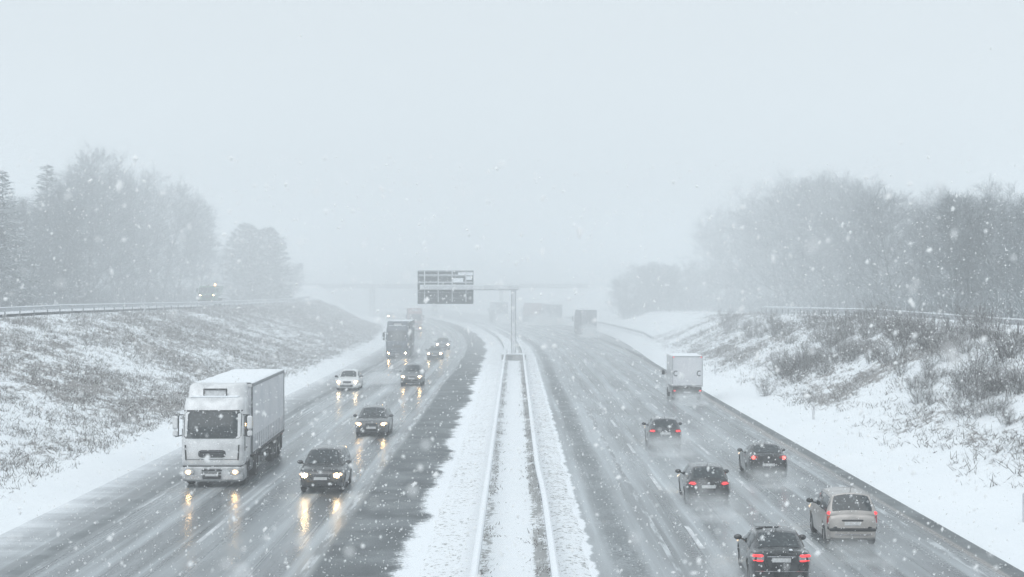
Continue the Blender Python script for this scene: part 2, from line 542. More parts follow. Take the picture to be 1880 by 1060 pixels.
def median_z(u, s):
    e = sm(-2.9, -2.5, u) * (1 - sm(1.95, 2.35, u + .16 * nz(3, s, .35, 1) + .08 * nz(u, s, 1.1, 6)))
    ridge = .06 * sm(.35, .0, abs(abs(u) - 1.5))
    dip = -.05 * sm(.8, .3, abs(u))
    return -.06 + e * (.13 + ridge + dip + .035 * nz(u, s, .9, 2) + .02 * nz(u, s, 3, 8))
strip_mesh('median_strip', 'median', -2.9, 2.36, 20, 640, 0, 34, .8, zf=median_z)

def markings():
    mb = MB()
    mb2 = MB()
    def seg(u, w, a, b, st=4.0, mb=mb):
        n = max(1, int((b - a) / st))
        rows = [[rp(u - w / 2, a + (b - a) * k / n, .004), rp(u + w / 2, a + (b - a) * k / n, .004)] for k in range(n + 1)]
        mb.grid(rows)
    seg(-13.75, .20, -20, 640, mb=mb2); seg(-6.0, .26, -20, 640, mb=mb2)
    seg(4.68, .17, -20, 640, mb=mb2)
    seg(13.25, .24, -20, 200, mb=mb2) 
    for k in range(0, 38):
        a = 9 + 15 * k
        seg(-10.05, .16, a, a + 5)
        seg(9.37, .16, a - 2, a + 3)
        if k < 9: seg(5.82, .16, a - 1.2, a + 3.8)
    tag(mb.build('road_markings', 'marking', smooth=0), kind='structure')
    tag(mb2.build('edge_lines', 'faded', smooth=0), kind='structure')
markings()

# the side road on the left bank, buried in trodden snow
mb = MB(); mb.uv = []; rows = []
for k in range(0, 90):
    s = 20 + k * 4.5
    xo = -11.5 * sm(328, 372, s)
    row = []
    for j in range(5):
        x = -48 + xo + 7.2 * j / 4
        row.append((x, s, pl(ZL, s) + .17)); mb.uv.append((x, s))
    rows.append(row)
mb.grid(rows)
m_, nt_, b_ = nodes_of('trodden_snow')
uv_ = N(nt_, 'ShaderNodeUVMap', uv_map='UVMap').outputs[0]
f_ = noise_n(nt_, scaled(nt_, uv_, (1.4, .06, 1)), 1.0, 4)
L(nt_, mixc(nt_, sstep(nt_, f_, .4, .65), (.72, .75, .78), (.42, .43, .45)), b_.inputs['Base Color'])
b_.inputs['Roughness'].default_value = .7
tag(mb.build('side_road', m_, smooth=0), kind='structure')

# ------------------------------------------------------------------ barriers
def guardrail(label, pts, group, post_h=.62, snow=True, cap_w=.20, every=1, beam='box'):
    """pts: points along the ground, 4 m apart"""
    root = thing('guardrail', label, 'guardrail', pts[0], 0, group)
    o0 = Vector(pts[0])
    ps = [Vector(p) - o0 for p in pts]
    def sweep(prof):
        m = MB(); rows = []
        for k, p in enumerate(ps):
            a = ps[max(0, k - 1)]; b = ps[min(len(ps) - 1, k + 1)]
            d = (b - a); d.z = 0; d.normalize(); n = Vector((d.y, -d.x, 0))
            rows.append([p + n * x + Vector((0, 0, z)) for x, z in prof])
        m.grid(rows, True); m.cap(rows[0]); m.cap(rows[-1], True)
        return m
    w = cap_w / 2
    if beam == 'box':
        prof = [(-w, post_h - .14), (-w * .55, post_h - .15), (w * .55, post_h - .15), (w, post_h - .14), (w, post_h - .02), (w * .9, post_h), (-w * .9, post_h), (-w, post_h - .02)]
    else:
        prof = [(-.03, post_h - .31), (.04, post_h - .25), (-.01, post_h - .16), (.04, post_h - .06), (-.03, post_h), (-.05, post_h), (-.05, post_h - .31)]
    fix(sweep(prof).build('rail', 'galv', root))
    if snow:
        q = w * 1.02 if beam == 'box' else .07
        c0 = 0 if beam == 'box' else -.01
        sp = [(c0 - q, post_h - .012), (c0 + q, post_h - .012), (c0 + q * .96, post_h + .035), (c0 + q * .5, post_h + .075), (c0 - q * .5, post_h + .075), (c0 - q * .96, post_h + .035)]
        fix(sweep(sp).build('snow_cap', 'snow', root))
    proto = None
    for k, p in enumerate(ps):
        if k % every: continue
        if proto is None:
            m = MB(); m.box((0, 0, (post_h - .16) / 2 - .1), (.08, .10, post_h + .03), .015)
            m.box((0, 0, post_h - .22), (.14, .05, .10), .01)
            proto = m.build('post', 'galv_dark', root); o = proto
        else:
            o = proto.copy(); COL.objects.link(o); o.parent = root
        o.location = p + (Vector((0, 0, 0)) if beam == 'box' else Vector((-.09, 0, 0)))
    return root

def rail_u(s, side):
    if side < 0: return -1.06
    return 1.06 - .12 * sm(60, 72, s)       # the slight kink in the photograph
guardrail('snow capped guardrail on the median next to the oncoming carriageway',
          [rp(rail_u(s, -1), s, .06) for s in range(28, 425, 4)], 'guardrails along the median')
guardrail('snow capped guardrail on the median next to the outgoing carriageway, with a slight kink',
          [rp(rail_u(s, 1), s, .06) for s in range(28, 425, 4)], 'guardrails along the median')
guardrail('snow capped guardrail along the top of the left bank beside the side road',
          [(-39.4, s, pl(ZL, s) + .08) for s in range(120, 329, 4)], 'guardrails on the banks', beam='w', post_h=.68)
guardrail('guardrail under snow along the top of the right bank below the tall wood',
          [(29.6, s, pl(ZR, s) + .1) for s in range(84, 205, 4)], 'guardrails on the banks', beam='w', post_h=.72)
gp = []
for k in range(34):
    s = 236 + 4 * k
    u = 20.2 + 1.6 * sm(236, 330, s)
    p = rp(u, s); p.z = ground_z(p.x, s) + .05 - .5 * sm(252, 238, s)
    gp.append(p)
guardrail('short grey guardrail with a sloped end beside the far right verge', gp, 'guardrails on the banks', beam='w', snow=False, post_h=.75)

def marker_post(label, loc, group='white marker posts along the roads', h=1.0, reflector='trim'):
    r = thing('marker_post', label, 'marker post', loc, 0, group)
    m = MB()
    ring = [(-.06, -.05), (.06, -.05), (.075, 0), (.06, .05), (-.06, .05), (-.075, 0)]
    m.grid([[(x, y, -.2) for x, y in ring], [(x, y, h - .06) for x, y in ring], [(x * .9, y * .9, h + (.03 if y < 0 else -.02)) for x, y in ring]], True)
    m.cap([(x * .9, y * .9, h + (.03 if y < 0 else -.02)) for x, y in ring])
    fix(m.build('post', 'post_white', r))
    m = MB(); m.box((0, -.058, h - .26), (.05, .012, .18), .004); m.build('reflector', 'lens', r)
    return r
for u, s, lab in ((16.9, 56.5, 'white marker post in the snow at the right, nearest to the camera'),
                  (17.3, 98.7, 'slim white marker post at the foot of the right bank, second from the front'),
                  (17.4, 148, 'white marker post on the right verge beside the white box van'),
                  (19.8, 206, 'faint white marker post on the right verge beyond the white box van')):
    p = rp(u, s); marker_post(lab, (p.x, p.y, ground_z(p.x, p.y) - .05))
for x, s, lab in ((-41.8, 155, 'white marker post behind the bank guardrail, below the left spruces'),
                  (-40.6, 187, 'white marker post behind the bank guardrail, left of a pair below the tall trees'),
                  (-40.6, 197, 'white marker post behind the bank guardrail, right of a pair below the tall trees'),
                  (-40.9, 246, 'white marker post just right of the green lorry on the bank')):
    marker_post(lab, (x, s, pl(ZL, s) + .05), h=1.15)

# ------------------------------------------------------------------ gantry sign
def gantry():
    D = 183.0
    r = thing('gantry', 'grey cantilever gantry with one snowy arm standing on the median', 'gantry', rp(-.12, D))
    m = MB(); m.box((0, 0, 3.9), (.44, .44, 7.8), .04); m.build('column', 'gantry_grey', r)
    m = MB(); m.box((-.235, 0, 3.8), (.05, .48, 7.4), .01); m.box((.235, 0, 3.8), (.05, .48, 7.4), .01); m.build('column_flange', 'galv_dark', r)
    m = MB(); m.box((-4.75, 0, 7.82), (10.6, .5, .46), .04); m.build('arm', 'gantry_grey', r)
    m = MB(); m.box((-4.7, -.01, 7.585), (10.4, .46, .05), .01); m.build('arm_flange', 'galv_dark', r)
    m = MB(); m.box((-4.75, 0, 8.09), (10.6, .46, .09), .03); m.build('snow_cap', 'snow', r)
    m = MB(); m.box((0, 0, .32), (2.6, 1.1, .66), .05); m.build('plinth', 'concrete', r)
    m = MB(); m.box((0, 0, .71), (2.64, 1.14, .13), .05); m.build('plinth_snow', 'snow', r)
    m = MB(); m.box((-.35, -.62, .3), (.5, .12, .5), .02); m.build('cabinet', 'galv_dark', r)
    b = thing('direction_sign', 'large dark back of a road sign hung on the gantry arm', 'road sign', rp(-7.45, D + .55, 0))
    W = 5.95
    m = MB()
    for k in range(6):      # extruded planks
        zz = 6.12 + 3.5 * (k + .5) / 6
        m.box((0, 0, zz), (W, .05, 3.5 / 6 - .012), .01)
    m.build('panel', 'sign_back', b)
    m = MB()
    for z in (6.1, 9.64): m.box((0, -.01, z), (W + .06, .09, .06), .01)
    for x in (-W / 2, W / 2): m.box((x, -.01, 7.87), (.06, .09, 3.5), .01)
    m.build('edge_frame', 'galv_dark', b)
    for x in (-2.25, -.78, .72, 2.2):
        m = MB(); m.box((x, -.09, 7.95), (.12, .12, 3.35), .01); m.build('upright', 'gantry_grey', b)
    for z, w in ((9.12, W), (9.60, W), (8.35, W)):
        m = MB(); m.box((0, -.045, z), (w - .1, .06, .09), .01); m.build('crossbar', 'galv', b)
        if z < 9.5:
            m = MB(); m.box((0, -.07, z + .075), (w - .14, .12, .07), .03); m.build('snow_ledge', 'snow', b)
    m = MB(); m.box((2.15, -.05, 9.33), (1.6, .06, .30), .03); m.box((1.35, -.05, 8.65), (1.1, .06, .40), .03); m.box((2.5, -.05, 8.85), (.7, .05, .4), .03)
    m.build('stuck_snow', 'snow', b)
gantry()

# ------------------------------------------------------------------ far bridge
def bridge():
    D = 440
    r = thing('road_bridge', 'faint concrete bridge crossing the motorway in the snow haze', 'bridge', (-21, D, 0))
    x0, x1 = -34, 40
    m = MB(); m.box(((x0 + x1) / 2, 0, 7.55), (x1 - x0, 9, .9), .05); m.build('deck', 'concrete', r)
    for y in (-4.4, 4.4):
        m = MB(); m.box(((x0 + x1) / 2, y, 8.15), (x1 - x0, .35, .38), .03)
        m.build('edge_beam', 'concrete', r)
        m = MB()
        for z in (8.65, 9.0): m.tube((x0, y, z), (x1, y, z), .04, .04, 5)
        for k in range(38): m.box((x0 + 2 * k, y, 8.65), (.07, .07, .8))
        m.build('parapet', 'galv', r)
    for x in (-15.8, .3, 17.5):
        m = MB(); m.box((x, 0, 3.5), (1.1, 6.5, 7.3), .15); m.build('pier', 'concrete', r)
    m = MB(); m.box(((x0 + x1) / 2, 0, 8.02), (x1 - x0, 8.3, .10), .02); m.build('deck_snow', 'snow', r)
bridge()

# ------------------------------------------------------------------ cars
CARS = {
 'suv': dict(L=4.45, W=1.80, clr=.24, wr=.35, wb=2.62,
   top=[(-2.225, .70), (-2.17, .86), (-2.0, .97), (-1.2, 1.06), (-.9, 1.10), (1.9, 1.10), (2.15, 1.05), (2.225, .98)],
   cab=[(-1.2, 1.05, .80, 1.08, .72, .03), (-.42, 1.07, .86, 1.58, .62, .07), (.5, 1.07, .87, 1.64, .63, .07), (1.75, 1.07, .84, 1.58, .62, .05), (2.16, 1.07, .78, 1.10, .70, .04)]),
 'sedan': dict(L=4.6, W=1.78, clr=.17, wr=.32, wb=2.75,
   top=[(-2.3, .58), (-2.22, .72), (-2.0, .80), (-1.1, .92), (-.8, .95), (1.3, .97), (1.75, 1.02), (2.2, 1.01), (2.3, .93)],
   cab=[(-1.1, .91, .78, .95, .70, .03), (-.15, .93, .85, 1.36, .58, .06), (.45, .93, .86, 1.41, .59, .06), (1.0, .93, .85, 1.36, .58, .05), (1.78, .95, .76, 1.00, .66, .04)]),
 'coupe': dict(L=4.5, W=1.82, clr=.17, wr=.32, wb=2.7,
   top=[(-2.25, .58), (-2.17, .72), (-1.95, .80), (-1.1, .90), (-.8, .93), (1.2, .98), (1.65, 1.03), (2.15, 1.03), (2.25, .95)],
   cab=[(-1.0, .90, .78, .93, .70, .03), (-.05, .93, .86, 1.33, .58, .06), (.5, .93, .87, 1.38, .58, .06), (.95, .95, .85, 1.34, .57, .05), (1.68, .97, .78, 1.02, .68, .04)]),
 'hatch': dict(L=4.3, W=1.77, clr=.17, wr=.32, wb=2.6,
   top=[(-2.15, .60), (-2.08, .74), (-1.85, .84), (-1.15, .95), (-.85, .98), (1.8, 1.0), (2.05, .98), (2.15, .90)],
   cab=[(-1.15, .94, .78, .98, .70, .03), (-.2, .96, .85, 1.40, .60, .06), (.5, .96, .86, 1.46, .61, .06), (1.55, .96, .83, 1.40, .58, .05), (2.04, .96, .76, 1.00, .68, .04)]),
 'estate': dict(L=4.65, W=1.80, clr=.18, wr=.33, wb=2.75,
   top=[(-2.32, .60), (-2.25, .74), (-2.0, .83), (-1.25, .94), (-.95, .97), (1.95, 1.0), (2.22, .99), (2.32, .90)],
   cab=[(-1.25, .93, .79, .97, .71, .03), (-.3, .95, .86, 1.39, .60, .06), (.6, .95, .87, 1.45, .61, .06), (1.65, .95, .83, 1.41, .57, .05), (2.2, .96, .77, 1.02, .68, .04)]),
 'mpv': dict(L=4.28, W=1.76, clr=.19, wr=.32, wb=2.76,
   top=[(-2.14, .64), (-2.08, .80), (-1.9, .92), (-1.45, 1.02), (-1.15, 1.06), (1.75, 1.04), (2.06, 1.02), (2.14, .92)],
   cab=[(-1.5, 1.01, .78, 1.05, .68, .04), (-.45, 1.02, .85, 1.55, .58, .08), (.4, 1.02, .86, 1.62, .63, .09), (1.72, 1.02, .85, 1.58, .63, .09), (2.08, 1.02, .83, 1.05, .77, .05)]),
}

def wheel_at(root, x, y, r, w=.21, truck=False):
    sgn = 1 if x > 0 else -1
    t = MB()
    t.lathe_x([(r * .60, -w / 2), (r * .90, -w / 2), (r, -w * .36), (r, w * .36), (r * .90, w / 2), (r * .60, w / 2)], (0, 0, 0), 22)
    tyre = t.build('wheel', 'rubber', root, loc=(x, y, r))
    q = MB()
    xo = sgn * w * .40
    q.lathe_x([(0.001, xo - sgn * .02), (r * .16, xo), (r * .2, xo - sgn * .05), (r * .50, xo - sgn * .06), (r * .58, xo), (r * .63, xo)], (0, 0, 0), 20)
    for k in range(5):
        a = 2 * PI * k / 5
        q.box((xo - sgn * .02, math.cos(a) * r * .36, math.sin(a) * r * .36), (.03, r * .48, r * .15), .008, rx=a)
    q.build('rim', 'rim', tyre)
    return tyre

def car(kind, name, label, paint, loc, rz, front='std', rear='std', lit=True, lamp='lamp_warm', rails=False, snow=False, cat='car', lampsize=.085):
    P = CARS[kind]
    Ln, W, clr, wr, wb = P['L'], P['W'], P['clr'], P['wr'], P['wb']
    root = thing(name, label, cat, loc, rz, None)
    hl = Ln / 2
    ax = [-wb / 2 - .02, wb / 2 - .02]
    ra = wr + .06
    ys = {-hl, -hl + .04, -hl + .12, -hl + .28, hl, hl - .04, hl - .12, hl - .28}
    for a in ax:
        for q in (-1.02, -.98, -.8, -.45, 0, .45, .8, .98, 1.02): ys.add(a + q * ra)
    for y, z in P['top']: ys.add(y)
    ys = sorted(ys)
    out = [ys[0]]
    for y in ys[1:]:
        if y - out[-1] > .012: out.append(y)
    ys = out
    def wid(y):
        d = min(y + hl, hl - y); tp = .16 if y < 0 else .13
        return W / 2 * (1 - tp * (1 - min(d / .6, 1)) ** 2.2)
    def ztop(y): return pl(P['top'], y)
    rows = []
    for y in ys:
        w = wid(y); zt = ztop(y)
        d = min(y + hl, hl - y)
        zb = clr + .10 * (1 - min(d / .3, 1)) ** 2
        zo = zb
        for a in ax:
            if abs(y - a) < ra: zo = max(zo, wr + math.sqrt(ra * ra - (y - a) ** 2) * .98)
        zm = max(zo + .05, zb + .52 * (zt - zb))
        cr = .035
        half = [(0, zb), (w * .76, zb if zo == zb else zo), (w * .95, zo + .03), (w, zm), (w * .985, max(zm + .02, zt - .13)), (w * .93, max(zm + .04, zt - .03)), (w * .6, zt + cr * .6), (0, zt + cr)]
        ring = [(x, y, z) for x, z in half] + [(-x, y, z) for x, z in half[-2:0:-1]]
        rows.append(ring)
    m = MB(); m.grid(rows, True); m.cap(rows[0], True); m.cap(rows[-1])
    # greenhouse
    C = P['cab']
    def st(y):
        return [pl([(c[0], c[k]) for c in C], y) for k in range(1, 6)]
    def side_pt(y, t, sg):
        zb, wb_, zt, wt, cr = st(y)
        return Vector((sg * (wb_ + (wt - wb_) * t + .035 * math.sin(PI * t)), y, zb - .03 + (zt - zb + .03) * t))
    def roof_pt(y, q):
        zb, wb_, zt, wt, cr = st(y)
        return Vector((wt * q, y, zt + cr * (1 - q * q)))
    cy = [C[0][0]]
    for a, b in zip(C, C[1:]):
        for k in (1, 2, 3): cy.append(a[0] + (b[0] - a[0]) * k / 3)
    TS, QS = (0, .25, .5, .75), (1, .9, .75, .5, .25, 0, -.25, -.5, -.75, -.9, -1)
    crow = [[side_pt(y, t, 1) for t in TS] + [roof_pt(y, q) for q in QS] + [side_pt(y, t, -1) for t in TS[::-1]] for y in cy]
    m.grid(crow); m.cap(crow[0]); m.cap(crow[-1], True)
    fix(m.build('body', paint, root))
    # glass patches lie 8 mm proud of the shell
    def patch(fn, us, vs, name, flip=1):
        mm = MB(); rws = []
        for v in vs:
            r_ = []
            for u in us:
                e = .004
                p = fn(u, v); n = (fn(u + e, v) - fn(u - e, v)).cross(fn(u, v + e) - fn(u, v - e))
                n = n.normalized() if n.length > 0 else Vector((0, 0, 1))
                if n.dot(p - Vector((0, .2, .7))) < 0: n = -n
                r_.append(p + n * .008)
            rws.append(r_)
        mm.grid(rws)
        return fix(mm.build(name, 'glass', root))
    y0, y1, y3, y4 = C[0][0], C[1][0], C[3][0], C[4][0]
    fr = lambda a, b, n: [a + (b - a) * k / n for k in range(n + 1)]
    Q9 = [.9, .75, .5, .25, 0, -.25, -.5, -.75, -.9]
    if kind == 'mpv':     # a rounded rear window
        def rw(q, y):
            t = (y - y3) / (y4 - y3)
            k = math.sqrt(max(0, 1 - (max(0, abs(t - .47) * 2 - .25) / .85) ** 2))
            return roof_pt(y, q * (.80 + .22 * k))
    else:
        rw = lambda q, y: roof_pt(y, q)
    patch(lambda q, y: roof_pt(y, q), Q9, fr(y0 + .06 * (y1 - y0), y1 - .05 * (y1 - y0), 3), 'windscreen')
    patch(rw, Q9, fr(y3 + .07 * (y4 - y3), y4 - .10 * (y4 - y3), 9), 'rear_window')
    ym = (y1 + y3) / 2 - .05
    for sg in (1, -1):
        for a, b in ((y0 + .42 * (y1 - y0), ym - .05), (ym + .05, y3 + .25 * (y4 - y3))):
            patch(lambda t, y: side_pt(y, t, sg), (.14, .25, .5, .75, .88), fr(a, b, 5), 'side_window')
    m = MB(); m.box((0, 0, clr + .06), (W * .72, Ln * .86, .16), .03)
    for a in ax: m.box((0, a, wr + .1), (W * .70, ra * 1.9, wr * .9), .03)
    m.build('underbody', 'interior', root)
    for x in (-1, 1):
        for a in ax: wheel_at(root, x * (W / 2 - .125), a, wr)
    # mirrors
    for sg in (1, -1):
        p = side_pt(y0 + .42 * (y1 - y0), .12, sg)
        m = MB(); m.ball((p.x + sg * .17, p.y + .04, p.z + .09), (.125, .075, .085), 10, 7); m.tube(p - Vector((sg * .02, 0, -.01)), (p.x + sg * .12, p.y + .04, p.z + .06), .03, .025, 6)
        m.build('door_mirror', 'trim' if paint in ('silver_paint', 'white_paint') else paint, root)
    zt0 = ztop(-hl + .1)
    # front end
    m = MB(); m.box((0, -hl + .005, clr + .22), (W * .60, .06, .15), .02)
    for sg in (1, -1): m.box((sg * W * .36, -hl + .05, clr + .2), (.20, .08, .11), .03, rz=sg * .2)
    m.build('air_intake', 'trim', root)
    m = MB()
    gw = .78 if front == 'wide' else .62
    gz = zt0 - .10 if kind != 'suv' else zt0 - .17
    m.box((0, -hl + .015, gz), (gw, .06, .15), .03); gr = m.build('grille', 'trim', root)
    m = MB()
    m.box((0, -hl - .012, gz + .085), (gw + .04, .03, .025), .008)
    for k in (-1, 1): m.box((0, -hl - .014, gz + .03 * k), (gw - .06, .02, .014), .004)
    m.build('grille_bar', 'chrome', gr)
    m = MB(); m.box((0, -hl - .018, clr + .38 if kind == 'suv' else clr + .31), (.52, .02, .115), .006); m.build('number_plate', 'plate', root)
    lz = gz + .04
    for sg in (1, -1):
        x = sg * W * .375
        m = MB(); m.box((x, -hl + .10, lz), (.40, .20, .17), .07, rz=sg * .42, ry=-sg * .16)
        h = m.build('headlight', 'lamp_glow' if lit else 'lens', root)
        m = MB(); m.ball((x - sg * .03, -hl - .012, lz - .01), (lampsize * .95, .035, lampsize * .7), 12, 8)
        if lit: m.build('bulb', lamp, h)
        else: m.build('bulb', 'chrome', h)
    # rear end
    ztr = ztop(hl - .1)
    tl = 'lamp_brake' if rear == 'bright' else 'lamp_tail'
    if rear == 'bars':
        for sg in (1, -1):
            m = MB(); m.box((sg * .66, hl - .06, .84), (.36, .14, .21), .05, rz=-sg * .3)
            h = m.build('tail_light', 'lens', root)
            m = MB(); m.box((sg * .67, hl - .042, .90), (.33, .15, .075), .03, rz=-sg * .3); m.box((sg * .65, hl - .042, .77), (.30, .15, .065), .03, rz=-sg * .3)
            m.build('lamp', 'lamp_tail', h)
        m = MB(); m.box((0, hl + .008, .875), (.82, .03, .03), .01); m.box((0, hl + .012, .47), (1.5, .02, .02), .006); m.build('chrome_strip', 'chrome', root)
        m = MB(); m.box((0, hl + .004, .78), (.54, .03, .12), .01); m.build('number_plate', 'plate', root)
        m = MB(); m.box((-.28, hl - .10, ztr + .045), (.10, .12, .05), .02); m.build('snow_lump', 'snow', root)
        m = MB(); m.box((.22, .15, 1.475), (.7, .75, .012), .004); m.build('sunroof', 'glass', root)
    elif rear == 'tall':
        for sg in (1, -1):
            m = MB(); m.box((sg * .765, hl - .16, .90), (.14, .16, .46), .05, rz=-sg * .35)
            h = m.build('tail_light', 'red_lens', root)
            m = MB(); m.ball((sg * .775, hl - .11, 1.05), (.07, .06, .075), 10, 8); m.build('lamp', 'lamp_tail', h)
            m = MB(); m.ball((sg * .775, hl - .10, .73), (.055, .05, .05), 10, 8); m.build('reverse_lamp', 'lens', h)
        m = MB(); m.box((0, hl - .01, .84), (.72, .05, .06), .015); m.build('tailgate_handle', 'trim', root)
        m = MB(); m.box((0, hl + .002, .74), (.54, .03, .12), .01); m.build('number_plate', 'plate', root)
        m = MB(); m.box((0, hl - .02, .55), (1.56, .12, .10), .03); m.box((.66, hl - .09, .60), (.34, .16, .16), .05, rz=-.35); m.box((-.66, hl - .09, .60), (.34, .16, .16), .05, rz=.35)
        m.build('rear_bumper', 'trim', root)
        m = MB(); m.box((0, hl + .045, .40), (1.2, .02, .025), .006); m.build('bumper_strip', 'chrome', root)
    else:
        rx = .62 if rear != 'small' else .66
        for sg in (1, -1):
            m = MB(); m.box((sg * rx, hl - .07, ztr - .10), (.34, .16, .17), .06, rz=-sg * .3)
            h = m.build('tail_light', 'red_lens', root)
            m = MB()
            if rear == 'bright': m.ball((sg * (rx + .05), hl + .002, ztr - .10), (.085, .05, .075), 10, 8)
            else: m.box((sg * rx, hl - .05, ztr - .10), (.29, .17, .115), .05, rz=-sg * .3)
            m.build('lamp', tl, h)
        m = MB(); m.box((0, hl + .006, .62 if kind in ('coupe',) else ztr - .22), (.54, .03, .12), .01); m.build('number_plate', 'plate', root)
        m = MB(); m.ball((0, hl + .004, ztr - .11), (.06, .02, .06), 12, 6); m.build('emblem', 'chrome', root)
        m = MB(); m.box((0, hl - .02, .46), (W * .8, .08, .07), .02); m.build('rear_bumper', 'trim', root)
    # aerial and wipers
    ya = C[3][0] - .12
    m = MB(); p = roof_pt(ya, 0); m.tube(p, p + Vector((0, .12, .16)), .012, .006, 5); m.build('aerial', 'trim', root)
    for q in (.35, -.2):
        m = MB(); a = roof_pt(y0 + .03, q) + Vector((0, -.03, .03)); b = roof_pt(y0 + .5 * (y1 - y0), q - .42) + Vector((0, -.02, .025)); m.tube(a, b, .014, .01, 5); m.build('wiper', 'trim', root)
    if rails:
        for sg in (1, -1):
            m = MB(); pts = [roof_pt(C[1][0] + (C[3][0] - C[1][0]) * k / 6, sg * .93) + Vector((0, 0, .06 if 0 < k < 6 else .0)) for k in range(7)]
            m.path(pts, [.02] * 7, 5); m.build('roof_rail', 'chrome', root)
    if snow:
        mm = MB(); rws = []
        for y in fr(C[1][0] + .1, C[3][0] - .05, 6):
            rws.append([roof_pt(y, q) + Vector((0, 0, .025 if abs(q) < .8 else .004)) for q in (.84, .75, .5, .25, 0, -.25, -.5, -.75, -.84)])
        mm.grid(rws); mm.build('roof_snow', 'snow', root)
    return root

def at(px, D, h=0.0):      # lateral place on the road of what the photograph shows in column px at distance D
    return (px - 945) * D / 3130.0

def car_at(kind, name, label, paint, px, D, away, turn=0.0, size=1.0, **k):
    # D is the distance of the end that faces the camera
    c = D + CARS[kind]['L'] / 2
    X = at(px, D)
    hd = heading(c)
    o = car(kind, name, label, paint, (X - math.tan(hd + turn) * CARS[kind]['L'] / 2, c, 0), hd + turn + (PI if away else 0), **k)
    o.scale = (size, size, size * (1.06 if kind == 'mpv' else 1.03 if away else 1.0))
    return o

# oncoming
car_at('suv', 'suv', 'black SUV with bright headlights driving beside the white articulated lorry', 'black_paint', 588, 66.5, False, 0.0, .97, front='wide', lampsize=.125, lamp='lamp_white')
car_at('estate', 'car', 'dark grey estate car with roof rails following the black SUV', 'dark_paint', 681, 91.5, False, rails=True, lampsize=.085)
car_at('hatch', 'car', 'small white car with lit headlights in the outer oncoming lane behind the lorry', 'white_paint', 637, 131, False, lamp='lamp_white', lampsize=.10, snow=True)
car_at('suv', 'suv', 'mid grey SUV with lit headlights in the inner oncoming lane, level with the white car', 'grey_paint', 755, 137, False, lampsize=.09)
car_at('sedan', 'car', 'dark saloon with lit headlights beside the dark blue lorry', 'dark_paint', 798, 185, False, lampsize=.10, lamp='lamp_white')
car_at('hatch', 'car', 'farthest car of the inner oncoming lane, pale lights in the haze', 'grey_paint', 812.5, 212, False, lamp='lamp_white', lampsize=.10)
car_at('hatch', 'car', 'tiny pair of headlights in the haze behind the dark blue lorry', 'grey_paint', 718, 400, False, lamp='lamp_white', lampsize=.14)
# outgoing
car_at('sedan', 'car', 'black saloon nearest the camera with barred red tail lights and a sunroof', 'black_paint', 1436, 45.8, True, R(-2.2), .94, rear='bars')
car_at('mpv', 'minivan', 'beige silver minivan with a rounded rear window driving along the right edge', 'silver_paint', 1567, 53.0, True, R(-1.5), .93, rear='tall', cat='car')
car_at('estate', 'car', 'black estate with wide red tail lights leaving spray, in the middle of the carriageway', 'black_paint', 1302, 62.6, True, R(-1.5), .94)
car_at('coupe', 'car', 'black low saloon with bright round tail lights in the right lane', 'black_paint', 1412, 71.5, True, R(-1.5), .95, rear='bright')
car_at('hatch', 'car', 'dark hatchback behind the white box van, farthest of the outgoing cars', 'dark_paint', 1222, 85.0, True, R(-1.2), .95, rear='small')

# ------------------------------------------------------------------ lorries
def zring(z, yf, yb, hw, r, n=5):
    pts = []
    for cx, cyy, a0 in ((hw - r, yf + r, -PI / 2), (hw - .06, yb - .06, 0), (-hw + .06, yb - .06, PI / 2), (-hw + r, yf + r, PI)):
        rr = r if cyy == yf + r else .06
        for k in range(n + 1):
            a = a0 + PI / 2 * k / n
            pts.append((cx + rr * math.cos(a), cyy + rr * math.sin(a), z))
    return pts

CABL = [(.88, .06, 2.15, 1.20, .22), (1.0, .0, 2.15, 1.24, .26), (1.5, -.02, 2.15, 1.25, .28), (1.98, .03, 2.15, 1.25, .28), (2.5, .14, 2.15, 1.235, .28), (3.06, .27, 2.15, 1.21, .28), (3.25, .33, 2.15, 1.20, .28), (3.52, .46, 2.15, 1.17, .28), (3.60, .62, 2.15, 1.12, .28)]

def cab_front(x, z):
    v = [pl([(c[0], c[k]) for c in CABL], z) for k in (1, 3, 4)]
    yf, hw, r = v
    ax_ = abs(x)
    if ax_ > hw - r:
        q = min(1, (ax_ - (hw - r)) / r); return yf + r - math.sqrt(max(0, r * r - (q * r) ** 2))
    return yf

